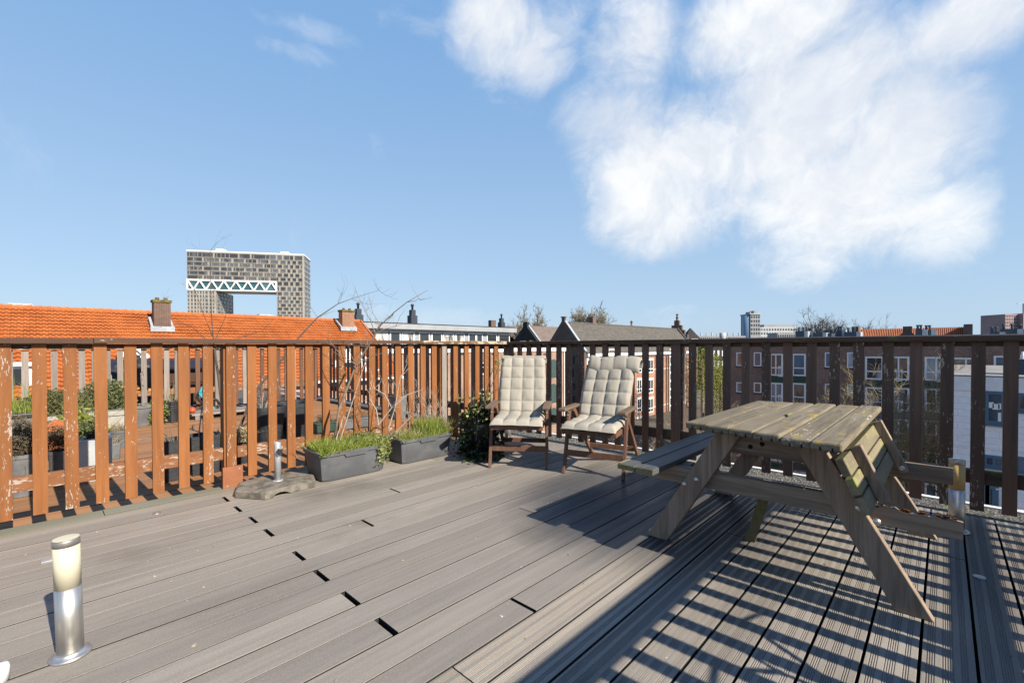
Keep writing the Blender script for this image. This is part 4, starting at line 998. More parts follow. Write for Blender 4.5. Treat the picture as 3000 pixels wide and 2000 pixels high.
def wbox(mb, axis, pos, a0, a1, z0, z1, d0, d1):
    """box on a wall plane: axis 'u' -> wall at x=pos seen from -x; 'v' -> wall at y=pos seen from -y; d is the distance in front of the wall"""
    if axis == 'u': mb.box(pos-d1, pos-d0, a0, a1, z0, z1)
    else: mb.box(a0, a1, pos-d1, pos-d0, z0, z1)
def window(par, axis, pos, a0, a1, z0, z1, fr=.08, cols=(), rows=(), pane=None, frame=None, proud=.05, sill=None, name='window'):
    if a0 > a1: a0, a1 = a1, a0
    if z0 > z1: z0, z1 = z1, z0
    f = MB(); xs = [a0] + [a0+(a1-a0)*c for c in cols] + [a1]; zs = [z0] + [z0+(z1-z0)*r for r in rows] + [z1]
    for i, x in enumerate(xs): 
        w_ = fr if i in (0, len(xs)-1) else fr*.8
        x0 = x if i == 0 else (x-w_ if i == len(xs)-1 else x-w_/2); wbox(f, axis, pos, x0, x0+w_, z0, z1, .0, proud+.03)
    for i, z in enumerate(zs):
        w_ = fr if i in (0, len(zs)-1) else fr*.8
        q = z if i == 0 else (z-w_ if i == len(zs)-1 else z-w_/2)
        for j in range(len(xs)-1):
            l = xs[j]+(fr if j == 0 else fr*.4); r_ = xs[j+1]-(fr if j == len(xs)-2 else fr*.4)
            wbox(f, axis, pos, l, r_, q, q+w_, .0, proud+.028)
    o = f.build(name, frame or m_frame, par)
    g = MB(); wbox(g, axis, pos, a0+fr*.5, a1-fr*.5, z0+fr*.5, z1-fr*.5, .004, proud); g.build('pane', pane or m_pane, o)
    if sill: s = MB(); wbox(s, axis, pos, a0-.05, a1+.05, z0-.10, z0-.005, 0, proud+.06); s.build('sill', sill, o)
    return o

# ------------------------------------------------------------------ orange pantile houses
def tilemat(name, c1, c2, c3):
    m, nt, b = nt_new(name); v = objvec(nt, False)
    col = mix(nt, ramp(nt, noise_(nt, v, 1.1, 4, .6), .35, .7), c1, c2)
    col = mix(nt, ramp(nt, noise_(nt, v, 11, 3, .6), .52, .75, 0, .6), col, c3); col = vary(nt, col, .07, True)
    col = mix(nt, ramp(nt, noise_(nt, v, 2.6, 6, .7), .60, .72, 0, .55), col, (.16,.10,.05)); setc(nt, b, col); b.inputs['Roughness'].default_value = .6; return m
m_tile = tilemat('orange_pantile', (.58,.165,.035), (.44,.115,.022), (.62,.30,.14)); m_tile2 = tilemat('old_orange_pantile', (.52,.15,.04), (.40,.11,.03), (.55,.24,.12))
def tile_roof(mb, ue0, ue1, ur0, ur1, ve, ze, vr, zr, tw=.205, gauge=.31):
    """pantiles between eave (v=ve) and ridge (v=vr); u range may differ at eave and ridge"""
    L = math.hypot(vr-ve, zr-ze); rows = int(L/gauge); nrm_ = Vector((0, -(zr-ze), vr-ve)).normalized()
    if nrm_.z < 0: nrm_ = -nrm_
    cols = int((max(ue1, ur1)-min(ue0, ur0))/tw)
    U0 = min(ue0, ur0)
    prof = [(0,.0),(.18,.032),(.36,.045),(.54,.034),(.74,.004),(.9,-.004),(1.0,.0)]
    for r in range(rows):
        a, b = r/rows, (r+1.12)/rows
        lo, hi = ue0+(ur0-ue0)*a, ue1+(ur1-ue1)*a
        for c in range(cols):
            x0 = U0+c*tw
            if x0 < lo-.01 or x0+tw > hi+.12: continue
            vs = []; wv = R.uniform(-.008,.008) + .03*noise.noise(Vector((x0*.35, r*.3, 2)))
            for q, lift in ((a, .075), (b, .010)):
                base = Vector((0, ve+(vr-ve)*q, ze+(zr-ze)*q))
                for p, h in prof: P = base + nrm_*(h+lift+wv); vs.append((x0+p*tw, P.y, P.z))
            base = Vector((0, ve+(vr-ve)*a, ze+(zr-ze)*a)); n = len(prof)
            for p, h in prof: P = base + nrm_*(h+.052); vs.append((x0+p*tw, P.y, P.z))
            mb.add(vs, [(i, i+1, n+i+1, n+i) for i in range(n-1)] + [(2*n+i, 2*n+i+1, i+1, i) for i in range(n-1)])
VR, ZR, VE, ZE = 33.0, 3.12, 27.0, -.9
h = thing('tiled_house', 'brick house row with a bright orange pantile roof and two brick chimneys', 'house', (4,30,GZ))
m_redbrick = brick('red_brick', (.30,.12,.07), (.38,.17,.10), (.42,.38,.33))
UE = 17.4
mb = MB(); mb.box(-24, UE-.25, VE+.35, VR+6, GZ, ZE-.1); mb.prism([(VE+.35,ZE-.1),(VR+6,ZE-.1),(VR,ZR-.12)], lambda q: (-24,q[0],q[1]), lambda q: (UE-.25,q[0],q[1])); mb.build('wall', m_redbrick, h, recalc=True)
mb = MB(); tile_roof(mb, -14, UE, -14, UE, VE, ZE, VR, ZR); rf = mb.build('roof', m_tile, h)
mb = MB(); mb.quad((-24,VR,ZR),(UE,VR,ZR),(UE,VR+6.4,ZE),(-24,VR+6.4,ZE)); mb.quad((-24,VE,ZE),(UE,VE,ZE),(UE,VR,ZR-.03),(-24,VR,ZR-.03)); mb.build('roof_deck', m_tile2, rf)
mb = MB()
for k in range(95): 
    u = -14+k*.33; wv = .03*noise.noise(Vector((u*.35, 3, 2))); mb.tube([(u,VR,ZR+.02+wv),(u+.32,VR,ZR+.05+wv+R.uniform(-.015,.015))], [.10,.115], 8)
mb.build('ridge_tiles', m_tile, rf)
MB().box(-24, UE, VE-.14, VE-.02, ZE-.12, ZE+.02).build('gutter', m_white, h)
mb = MB(); mb.bar((UE+.06,VE,ZE+.07),(UE+.06,VR,ZR+.08),.14,.10); mb.build('verge', m_tile2, rf)
def chimney(par, x0, x1, ytop, ybot, v, m, depth=.6):
    a, b = gv(x0, ytop, v), gv(x1, ytop, v); zt = a.z; zb = gv(x0, ybot, v).z-.3
    c = MB().box(a.x, b.x, v, v+depth, zb, zt-.16).build('chimney', m, par); cc = (a.x+b.x)/2
    MB().box(a.x-.05, b.x+.05, v-.05, v+depth+.05, zt-.159, zt-.02).build('chimney_cap', m_mosscap, c)
    for s in (-.2, .22): MB().lathe([(.10,zt-.02),(.09,zt+.12),(.07,zt+.13)], 10, (cc+s*(b.x-a.x)*1.2, v+depth/2, 0)).build('flue_pot', m_chimneyb, c)
    zf = gv(x0, ybot, v).z
    MB().box(a.x-.16, b.x+.16, v-.1, v-.02, zf-.16, zf+.12).build('flashing', m_lead, c)
    for x in (a.x-.13, b.x+.02): MB().bar((x+.055, v-.06, zf+.02), (x+.055, v+depth+.3, zf+.62), .11, .14).build('flashing', m_lead, c)
m_mosscap = plain('mossy_cap', (.24,.20,.03), (.10,.08,.03), 6, rough=1); m_chimneyb = brick('chimney_brick', (.12,.06,.042), (.16,.082,.056), (.24,.21,.18), .21, .065); m_chimneyo = brick('orange_chimney_brick', (.36,.15,.07), (.42,.2,.1), (.4,.36,.32))
chimney(rf, 450, 500, 876, 962, 31.2, m_chimneyb); chimney(rf, 1003, 1038, 906, 962, 31.6, m_chimneyo)
for x, y in ((60,899), (776,928)):
    a = gv(x, y, VR+2.2); MB().frust((a.x, a.y), (.68,.5), (.42,.3), a.z-.33, a.z+.17).build('roof_hatch', m_lead, rf)
# dormers: one flat dormer, three white gabled ones
m_whitewood = plain('white_dormer_wood', (.78,.78,.76), (.7,.7,.68), 2, rough=.6)
def gable_dormer(xc, yap, wpx, yb, v):
    a = gv(xc, yap, v); l = gv(xc-wpx, yb, v); r_ = gv(xc+wpx, yb, v)
    hw = (r_.x-l.x)/2; cx_ = a.x; zb = ZE+.35
    zsh = a.z-hw*.95
    d = MB(); d.prism([(-hw,zb),(hw,zb),(hw,zsh),(0,a.z),(-hw,zsh)], lambda q: (cx_+q[0], v, q[1]), lambda q: (cx_+q[0], v+3.2, q[1])); o = d.build('dormer', m_whitewood, rf, recalc=True)
    g = MB(); g.box(cx_-hw*.62, cx_+hw*.62, v-.03, v-.005, zb+.15, zsh-.05); g.build('dormer_window', m_pane, o)
    f = MB()
    for s in (-1, 1): f.bar((cx_+s*(hw+.16), v-.08, zsh-.16), (cx_, v-.08, a.z+.06), .16, .16, (0,-1,0))
    f.build('barge_board', m_whitewood, o)
    f = MB(); f.box(cx_-.03, cx_+.03, v-.05, v-.031, zb+.15, zsh-.05); f.build('mullion', m_whitewood, o)
    f = MB()
    for s in (-1, 1): f.quad((cx_+s*(hw+.2), v-.1, zsh-.13), (cx_, v-.1, a.z+.10), (cx_, v+3.2, a.z+.10), (cx_+s*(hw+.2), v+3.2, zsh-.13))
    f.build('dormer_roof', m_tile2, o)
gable_dormer(1030, 1012, 47, 1080, 28.0); gable_dormer(392, 1015, 30, 1060, 28.2); gable_dormer(1085, 1065, 14, 1100, 27.6)
a, b = gv(-30, 1074, 27.6), gv(100, 1074, 27.6); d = MB().box(a.x, b.x, 27.6, 31, ZE+.1, a.z).build('dormer', m_whitewood, rf)
MB().box(a.x-.1, b.x+.1, 27.4, 31.05, a.z+.001, a.z+.14).build('dormer_roof', m_white, d); MB().box(a.x+.2, b.x-.15, 27.57, 27.599, ZE+.3, a.z-.12).build('dormer_window', m_pane, d)

# ------------------------------------------------------------------ white and grey apartment block with a glazed top floor, brick below
m_greyfascia = plain('grey_fascia', (.40,.42,.44), (.34,.36,.38), 1, rough=.6)
b1 = thing('penthouse_block', 'long brick block with a grey flat roof, glazed white top floor and dark metal flues', 'building', (33,38,GZ))
VB, VP = 36.0, 38.0
uR = gv(1497, 961, VP).x; zT = gv(1300, 953, VP).z; uL = 17.0
m_brk1 = brick('orange_brown_brick', (.33,.16,.10), (.42,.22,.14), (.48,.44,.38))
uB = gv(1655, 1020, VB).x; zC = gv(1560, 1019, VB).z
MB().box(uL, uB, VB, VB+10, GZ, zC-.42).build('brick_wall', m_brk1, b1)
MB().box(uL, uB+.1, VB-.12, VB+10.05, zC-.419, zC).build('cornice', m_white, b1)
MB().box(uL, uB-.4, VB-.05, VB+9.8, zC+.001, zC+.22).build('roof_terrace', m_slateb, b1)
MB().box(uL, uR-.5, VP, VP+8, zC+.221, zT-.75).build('top_floor_wall', m_greyfascia, b1)
mb = MB(); mb.box(uL-.4, uR+.25, VP-.75, VP+8.4, zT-.55, zT-.06); fz = mb.build('roof_fascia', m_greyfascia, b1); MB().box(uL-.3, uR+.1, VP-.6, VP+8.3, zT-.059, zT+.05).build('roof_felt', m_slateb, fz)
MB().box(uL, uR-.5, VP-.02, VP+8, zT-.749, zT-.551).build('lintel_band', m_white, b1)
m_curt = glass('curtain_glass', (.05,.055,.06), (.50,.49,.45), .2, 1.6)
for x0, x1 in ((1071,1103),(1103,1135),(1141,1173),(1176,1214),(1226,1258),(1263,1294),(1297,1329),(1333,1360),(1371,1394),(1394,1413),(1425,1455),(1459,1492)):
    a, b = gv(x0, 985, VP), gv(x1, 985, VP); window(b1, 'v', VP, a.x, b.x, zC+.3, zT-.75, .12, (), (), R.choice([m_pane, m_curt, m_pane]), None, .05)
for x, yt, yb in ((1049,886,938),(1208,890,940),(1469,919,955)):
    a = gv(x, yt, VP+2.5); zb = gv(x, yb, VP+2.5).z-.3
    f = thing('roof_flue', {1049:'dark metal flue beside the orange brick chimney',1208:'dark metal flue in the middle of the grey flat roof',1469:'dark metal flue at the right end of the grey flat roof'}[x], 'flue', (a.x, a.y, zb), 'dark metal roof flues')
    k = (a.z-zb)/2.3
    MB().box(a.x-.42*k, a.x+.42*k, a.y-.4*k, a.y+.4*k, zb, zb+.95*k).build('casing', m_darkmetal, f) if 0 else None
    m_dm = bpy.data.materials.get('dark_metal') or plain('dark_metal', (.045,.055,.07), (.06,.07,.085), 1, rough=.5)
    MB().box(a.x-.42*k, a.x+.42*k, a.y-.4*k, a.y+.4*k, zb, zb+.95*k).build('casing', m_dm, f); MB().box(a.x-.27*k, a.x+.27*k, a.y-.27*k, a.y+.27*k, zb+.951*k, zb+1.6*k).build('shaft', m_dm, f)
    MB().lathe([(.12*k,zb+1.6*k),(.12*k,zb+2.05*k),(.2*k,zb+2.06*k),(.2*k,zb+2.2*k),(.08*k,zb+2.3*k)], 12, (a.x,a.y,0)).build('pipe', m_dm, f, True)
a = gv(1446, 938, VP+1.5); MB().box(a.x-.4, a.x+.4, a.y, a.y+.5, zT-.1, a.z).build('chimney', m_chimneyb, b1)
# brick wall windows with arched tops and green shutters
m_shut = plain('green_shutter', (.045,.085,.075), (.06,.10,.09), 2, rough=.7)
for x0, x1, y0, y1 in ((1408,1421,1062,1095),(1408,1421,1140,1175),(1262,1275,1070,1105),(1262,1275,1150,1190),(1583,1600,1052,1102),(1583,1600,1126,1178),(1583,1600,1195,1240)):
    a, b = gv(x0, y0, VB), gv(x1, y1, VB); window(b1, 'v', VB, a.x, b.x, b.z, a.z, .10, (.5,) if x0 > 1500 else (), (.5,) if x0 > 1500 else (.6,), m_pane, None, .05, m_white)
for x0, x1, y0, y1 in ((1614,1629,1052,1105),(1614,1629,1124,1178),(1614,1629,1195,1240)):
    a, b = gv(x0, y0, VB), gv(x1, y1, VB); mb = MB(); n_ = 8
    hw = (b.x-a.x)/2; mb.prism([(a.x,b.z),(b.x,b.z)] + [(b.x-hw+hw*math.cos(PI*k/n_), a.z-.35+.35*math.sin(PI*k/n_)) for k in range(n_+1)], lambda q: (q[0], VB-.06, q[1]), lambda q: (q[0], VB-.002, q[1])); mb.build('shutter', m_shut, b1, recalc=True)
for y0, y1 in ((1030,1044),(1033,1047)):
    pass
for x in (1655-4, 1640, 1400):
    a = gv(x, 1040, VB); MB().tube([(a.x,VB-.12,zC-.5),(a.x,VB-.12,GZ)], .06, 8).build('downpipe', m_white, b1)
mb = MB()
for k in range(9):
    x = 1200+50*k; a = gv(x, 1037, VB); mb.box(a.x-.55, a.x+.55, VB-.02, VB-.003, a.z-.09, a.z+.09)
mb.build('blue_brick_band', m_slateb, b1)
for x, y, l in ((1390,986,'round clay drum on the brick parapet, the left one'), (1534,990,'round clay drum on the brick parapet, the right one')):
    a = gv(x, y, VB+.6); mb = MB(); r_ = .32
    mb.tube([(a.x-.05,VB+.3,zC+.22+r_),(a.x+.0,VB+1.1,zC+.22+r_)], r_, 16); mb.v = [(v_[0], v_[1], v_[2]) for v_ in mb.v]
    tag(mb.build('clay_drum', m_grayw), l, 'drum', 'round drums on the parapet')
g = MB(); a = gv(1557, 988, VB+.6); bush(g, (a.x, VB+.7, zC+.6), (.45,.4,.42), 300, .09, .6, .1); plant('shrub', g, m_yellowgr, 'yellow green shrub on the parapet left of the dark gable', 'shrub')
for x in (1385, 1300, 1455):
    g = MB(); a = gv(x, 990, VB+.8); bush(g, (a.x, VB+.9, zC+.5), (.35,.3,.3), 150, .07, .6, .1); plant('shrub', g, m_sage, {1385:'small green shrub next to the left clay drum',1300:'small green shrub on the brick parapet below the curtained windows',1455:'small green shrub on the brick parapet below the right flue'}[x], 'shrub')

# ------------------------------------------------------------------ warehouse with slate roof and stepped end gable
m_slate = plain('grey_roof_tiles', (.155,.14,.12), (.10,.092,.082), 1.6, (1,1,2.5), .8, .8, 6, rv=.0)
m_whbrick = brick('orange_warehouse_brick', (.40,.155,.085), (.48,.20,.11), (.45,.38,.3)); m_gab = brick('dark_gable_brick', (.115,.075,.06), (.15,.10,.08), (.16,.13,.11))
wh = thing('warehouse', 'brick warehouse with a long grey tiled roof, dark front gable and stepped far gable', 'warehouse', (76,42,GZ))
UG, UE2, V0, V1, VM = 56.0, 97.0, 38.6, 46.4, 42.5
zR = gu(1652, 944, UG).z; zE = gu(1711, 1000, UG).z - .9
zE = .35
MB().box(UG+.3, UE2-.3, V0, V1, GZ, zE-.35).build('brick_wall', m_whbrick, wh)
mb = MB(); mb.prism([(V0-.02,GZ),(V1+.02,GZ),(V1+.02,zE),(VM+.3,zR+.15),(VM+.3,zR+.75),(VM-.3,zR+.75),(VM-.3,zR+.15),(V0-.02,zE)], lambda q: (UG,q[0],q[1]), lambda q: (UG+.35,q[0],q[1])); gb = mb.build('front_gable', m_gab, wh, recalc=True)
MB().box(UG-.1, UG+.45, VM-.42, VM+.42, zR+.751, zR+.9).build('gable_top', m_gab, gb)
mb = MB()
nr = 26
for s, ve in ((1, V0-.25), (-1, V1+.25)):
    for k in range(nr):
        p, q = k/nr, (k+1.15)/nr
        f = lambda t, l: (ve+(VM-ve)*t, zE-.2+(zR-zE+.2)*t+l)
        a, b = f(p, .07), f(min(q, 1), .02); c = f(p, 0)
        mb.quad((UG+.36,a[0],a[1]), (UE2,a[0],a[1]), (UE2,b[0],b[1]), (UG+.36,b[0],b[1])); mb.quad((UG+.36,c[0],c[1]), (UE2,c[0],c[1]), (UE2,a[0],a[1]), (UG+.36,a[0],a[1]))
rf2 = mb.build('roof', m_slate, wh)
for u_ in (UG+.2, UE2+.1): MB().bar((u_,V0-.2,zE+.05), (u_,VM-.3,zR+.2), .5, .14).build('verge', m_lead, rf2)
MB().tube([(UG+.4,VM,zR+.03),(UE2,VM,zR+.03)], .16, 8).build('ridge', m_slate, rf2)
MB().box(UG+.36, UE2, V0-.45, V0-.03, zE-.75, zE-.3).build('gutter', m_white, wh)
MB().box(UG+.36, UE2-.4, V0-.03, V0-.004, zE-.96, zE-.751).build('cornice', m_white, wh)
mb = MB()                                                            # stepped gable at the far end
for k in range(6):
    hw = .55+.62*k; mb.box(UE2-.05+.004*k, UE2+.6-.004*k, VM-hw, VM+hw, zE if k == 5 else zR+1.9-1.05*(k+1), zR+1.9-1.05*k)
sg = mb.build('stepped_gable', m_gab, wh); MB().lathe([(.35,zR+1.9),(.2,zR+2.3),(.32,zR+2.6),(.12,zR+2.9),(.3,zR+3.2),(0,zR+3.5)], 10, (UE2+.25,VM,0)).build('finial', m_gab, sg)
for x, y in ((1745,938),(1850,948)):
    a = gv(x, y+14, VM); MB().box(a.x-.5, a.x+.5, VM+.2, VM+1, zR-.3, zR+1.2).build('roof_vent', m_gab, rf2) if x < 1800 else MB().lathe([(.25,zR),(.12,zR+.6),(.3,zR+.8),(0,zR+1.2)], 8, (a.x,VM,0)).build('finial', m_gab, rf2)
m_reveal = plain('white_lintel', (.72,.70,.66), None, rough=.7)
def ww(x0, x1, y0, y1, cols=(.5,), rows=(.3,), pane=None): a, b = gv(x0, y0, V0), gv(x1, y1, V0); return window(wh, 'v', V0, a.x, b.x, b.z, a.z, .16, cols, rows, pane or m_pane, None, .05)
for (x0, x1) in ((1719,1738),(1748,1764),(1865,1879),(1898,1913),(1988,1996),(2002,2006)):
    k = (x0-1700)/300.0
    for y0, y1 in ((1053,1091),(1111,1150),(1167,1206),(1224,1262)):
        if x0 > 1980: y0, y1 = 1013+(y0-1013)*.93, 1013+(y1-1013)*.93
        ww(x0, x1, y0, y1); a, b = gv(x0, y0, V0), gv(x1, y0, V0)
        l = MB(); l.box(a.x-.15, b.x+.15, V0-.10, V0-.003, a.z+.001, a.z+.22); l.build('lintel', m_reveal, wh)
for x0, x1 in ((1783,1799),(1961,1969)):
    for k in range(11):
        y0 = 1020+24*k; 
        if k == 0: y0 = 1022
        ww(x0, x1, y0, y0+22, (.5,) if x0 < 1900 else (), ())
for x in (1921,1951,1957,2010):
    a = gv(x, 1040, V0); MB().tube([(a.x,V0-.15,zE-1.0),(a.x,V0-.15,GZ)], .09, 6).build('downpipe', m_gab, wh)
for y in (1086, 1146, 1204):
    a = gv(1850, y, V0); MB().box(UG+.4, UE2-.4, V0-.05, V0-.002, a.z-.14, a.z).build('string_course', m_reveal, wh) if y != 1146 else None
# narrow slits and iron anchors of the dark gable
mb = MB()
for x, y0, y1 in ((1681,1043,1065),(1679,1080,1104),(1682,1122,1140),(1681,1160,1178)):
    a, b = gu(x, y0, UG), gu(x, y1, UG); mb.box(UG-.04, UG-.003, a.y-.14, a.y+.14, b.z, a.z)
mb.build('wall_anchors', m_slateb, gb)
# smaller dark gabled house and another grey roof between the blocks
h2 = thing('gabled_house', 'small dark gabled house with brown tiled roof between the flat block and the warehouse', 'house', (60,58,GZ))
ug = 60.0; a = gu(1538, 950, ug); vm, zr = a.y, a.z
MB().prism([(vm-4.2,GZ),(vm+4.2,GZ),(vm+4.2,zr-4.4),(vm+.5,zr-.5),(vm+.5,zr+.4),(vm-.5,zr+.4),(vm-.5,zr-.5),(vm-4.2,zr-4.4)], lambda q: (ug,q[0],q[1]), lambda q: (ug+.5,q[0],q[1])).build('front_gable', m_slateb, h2, recalc=True)
m_brownt = tilemat('brown_roof_tiles', (.20,.15,.12), (.15,.115,.095), (.25,.2,.16))
mb = MB(); mb.quad((ug+.5,vm-4.4,zr-4.55),(ug+20,vm-4.4,zr-4.55),(ug+20,vm,zr-.2),(ug+.5,vm,zr-.2)); mb.quad((ug+.5,vm+4.4,zr-4.55),(ug+20,vm+4.4,zr-4.55),(ug+20,vm,zr-.2),(ug+.5,vm,zr-.2)); mb.build('roof', m_brownt, h2)
MB().bar((ug+.55,vm-4.3,zr-4.3),(ug+.55,vm-.2,zr-.0),.4,.12).build('verge', m_lead, h2); MB().box(ug+.6, ug+20, vm-4.1, vm+4.1, GZ, zr-4.6).build('wall', m_gab, h2)
h3 = thing('tiled_house', 'long brown tiled roof behind the small dark gable', 'house', (90,75,GZ))
a, b = gv(1489, 955, 78), gv(1640, 962, 78); vv = 78
mb = MB(); mb.quad((a.x-2,vv-6,a.z-5),(b.x+10,vv-6,a.z-5),(b.x+10,vv,a.z),(a.x-2,vv,a.z)); mb.quad((a.x-2,vv+6,a.z-5),(b.x+10,vv+6,a.z-5),(b.x+10,vv,a.z),(a.x-2,vv,a.z)); mb.build('roof', m_brownt, h3)
MB().box(a.x-1.5, b.x+9.5, vv-5.5, vv+5.5, GZ, a.z-5.1).build('wall', m_gab, h3)

# ------------------------------------------------------------------ brown brick apartments across the street (plane u = UA)
UA = 49.3
m_apt = brick('brown_apartment_brick', (.215,.12,.088), (.27,.155,.11), (.22,.18,.155), .24, .075)
ap = thing('apartment_block', 'brown brick apartment block with white bay windows, balconies and a flat roof', 'building', (UA+5,4,GZ))
zA = gu(2350, 987, UA).z; vL = gu(2140, 1000, UA).y
MB().box(UA, UA+11, -14, vL, GZ, zA-.22).build('brick_wall', m_apt, ap)
MB().box(UA-.12, UA+11.1, -14.1, vL+.1, zA-.219, zA).build('roof_edge', m_lead, ap)
m_greenp = plain('dark_green_panel', (.02,.055,.04), (.03,.065,.05), 1, rough=.5); m_greyp = plain('grey_panel', (.16,.17,.20), (.2,.21,.24), 1, rough=.5)
def aw(x0, x1, y0, y1, **k): a, b = gu(x0, y0, UA), gu(x1, y1, UA); return window(ap, 'u', UA, a.y, b.y, b.z, a.z, **k)
for (x0, x1) in ((2158,2179),(2209,2231),(2417,2437),(2482,2505)):
    for fl in range(4):
        y0 = 1032+83*fl*(1+(x0-2215)*.00022); hh = (41 if fl == 0 else 31)*(1+(x0-2215)*.0004)
        aw(x0, x1, y0+(5 if fl else 0), y0+hh+(5 if fl else 0), fr=.09, pane=R.choice([m_panec, m_panehouse, m_paneb]), sill=m_slateb)
def bay(x0, x1, cols, bal, n=5, top=1036, pitch=83.0, doors=.5):
    sc = 1+((x0+x1)/2-2215)*.00021
    for fl in range(n):
        y0 = 1012+(top-1012)*1.0+pitch*sc*fl; y1 = y0+64*sc
        o = aw(x0, x1, y0, y1, fr=.13, cols=cols, rows=(.36,), pane=R.choice([m_panec, m_paneb, m_panehouse, m_panec]))
        a, b = gu(x0, y1, UA), gu(x1, y0+pitch*sc, UA); g = MB(); g.box(UA-.05, UA-.003, min(a.y,b.y), max(a.y,b.y), b.z+.01, a.z-.01); g.build('spandrel_panel', m_greenp if (fl in (0, 3) or x0 < 2400) else m_greyp, ap)
        if bal:
            a, b = gu(bal[0], y0+38*sc, UA-.5), gu(bal[1], y1+1, UA-.5); q = MB(); vv_ = sorted((a.y, b.y)); zz = sorted((a.z, b.z))
            k_ = max(3, int((vv_[1]-vv_[0])/.13))
            for j in range(k_+1): v_ = vv_[0]+(vv_[1]-vv_[0])*j/k_; q.box(UA-.52, UA-.49, v_-.015, v_+.015, zz[0], zz[1])
            q.box(UA-.53, UA-.48, vv_[0]-.02, vv_[1]+.02, zz[1], zz[1]+.05); q.box(UA-.53, UA-.48, vv_[0]-.02, vv_[1]+.02, zz[0]-.05, zz[0]); q.box(UA-.48, UA-.1, vv_[0]-.02, vv_[0]+.02, zz[1], zz[1]+.05); q.box(UA-.48, UA-.1, vv_[1]-.02, vv_[1]+.02, zz[1], zz[1]+.05)
            q.build('balcony_rail', m_frame, ap)
bay(2257, 2294, (.55,), (2281,2294)); bay(2322, 2361, (), None)
bay(2535, 2588, (), None, top=1044); bay(2612, 2664, (.6,), (2618,2642), top=1044); bay(2709, 2768, (.42,), (2742,2762), top=1045); bay(2770, 2860, (.33,), None, 1, top=1047)
aw(2911, 2948, 1042, 1078, fr=.12, pane=m_paneb)
# dark roof boxes with flues on the apartments
m_roofbox = plain('dark_blue_roof_box', (.02,.04,.06), (.03,.05,.07), 1, rough=.5)
for k, (x0, x1, y0, ub) in enumerate(((2330,2356,970,53),(2364,2376,972,54),(2382,2410,974,53.5),(2415,2436,976,54),(2450,2466,967,54),(2473,2509,972,53),(2683,2702,965,53),(2708,2728,966,53.5),(2900,2928,972,51),(2930,2980,964,51.6),(2982,3020,964,52))):
    a, b = gu(x0, y0, ub), gu(x1, y0, ub); t = thing('roof_box', ['dark blue roof box with flues, leftmost in front of the far flats','narrow dark blue roof box second from the left','low dark blue roof box under the bare trees','low dark blue roof box right of the bare trees','tall narrow dark blue roof box left of the orange roof','wide dark blue roof box in front of the orange roof start','dark blue roof box right of the sloping brick chimney','second dark blue roof box right of the sloping brick chimney','low dark blue roof box with four small flues on the right','long dark blue roof box below the pink tower','dark blue roof box at the right picture edge'][k], 'roof box', ((a.x), (a.y+b.y)/2, zA), 'dark blue roof boxes on the apartments')
    MB().box(ub, ub+1.6, b.y, a.y, zA-.1, a.z).build('casing', m_roofbox, t); MB().box(ub-.02, ub+1.5, b.y-.32, b.y-.003, zA-.1, a.z-.02).build('side_panel', m_lead, t)
    mb = MB(); n_ = max(2, int((a.y-b.y)/.4))
    for j in range(n_): mb.lathe([(.08,a.z),(.08,a.z+.3),(.12,a.z+.3),(.1,a.z+.42)], 8, (ub+.6, b.y+(a.y-b.y)*(j+.5)/n_, 0))
    mb.build('flues', m_roofbox, t)

# ------------------------------------------------------------------ white painted building on the right (plane u = UW)
UW = 30.0
m_whitebrick = brick('white_painted_brick', (.78,.79,.80), (.82,.83,.84), (.62,.63,.65), .9, .30, .8, .04)
m_bluef = plain('blue_window_frame', (.10,.19,.27), (.12,.21,.29), 1, rough=.5)
wb = thing('white_building', 'white painted brick building with blue window frames and a flat grey roof', 'building', (UW+8,-4,GZ))
a = gu(2791, 1101, UW); vW, zW = a.y, a.z
MB().box(UW, UW+16, -14, vW, GZ, zW-.66).build('wall', m_whitebrick, wb); MB().box(UW-.06, UW+16, -14, vW+.06, zW-.659, zW).build('white_fascia', m_white, wb)
m_roofgrey = plain('grey_concrete_roof', (.26,.25,.23), (.17,.165,.155), .8, (1,1,1), .95, .4, 4, contrast=(.3,.7))
MB().box(UW-.02, UW+16, -14, vW+.02, zW+.001, zW+.05).build('roof', m_roofgrey, wb); MB().box(UW-.09, UW+.02, -14, vW+.09, zW+.051, zW+.09).build('roof_trim', m_white, wb)
def bw(x0, x1, y0, y1, **k): a, b = gu(x0, y0, UW), gu(x1, y1, UW); return window(wb, 'u', UW, a.y, b.y, b.z, a.z, frame=m_bluef, sill=m_bluef, **k)
o = bw(2884, 2946, 1144, 1244, fr=.14, pane=m_paneb)
mb = MB()
for x, y in ((2901,1186),(2918,1191),(2935,1190)):
    a = gu(x, y, UW-.07); mb.box(UW-.075, UW-.07, a.y-.11, a.y+.11, a.z-.13, a.z+.13)
a = gu(2935, 1223, UW-.07); mb.box(UW-.075, UW-.07, a.y-.12, a.y+.12, a.z-.22, a.z+.22)
mb.build('paper_note', m_white, o)
bw(2976, 3030, 1150, 1206, fr=.12, pane=m_panec); bw(2880, 2945, 1330, 1372, fr=.12, cols=(.5,), pane=m_paneb); bw(2972, 3030, 1335, 1385, fr=.12, cols=(.3,), pane=m_paneb)
for y in (1308, 1313): a = gu(2900, y, UW); MB().box(UW-.03, UW-.002, -14, vW-.02 if y > 1310 else vW-3, a.z-.03, a.z+.03).build('white_ledge', m_white, wb)
o = bw(2880, 2925, 1415, 1500, fr=.2, cols=(.7,), pane=m_paneb, name='door'); a = gu(2920, 1432, UW-.1); MB().box(UW-.12, UW-.09, a.y-.12, a.y+.03, a.z-.03, a.z+.03).build('door_handle', m_white, o)
t = thing('air_handling_unit', 'dark teal box with white bottles on the grey roof at the right edge', 'roof unit', (UW+2,-3.4,zW))
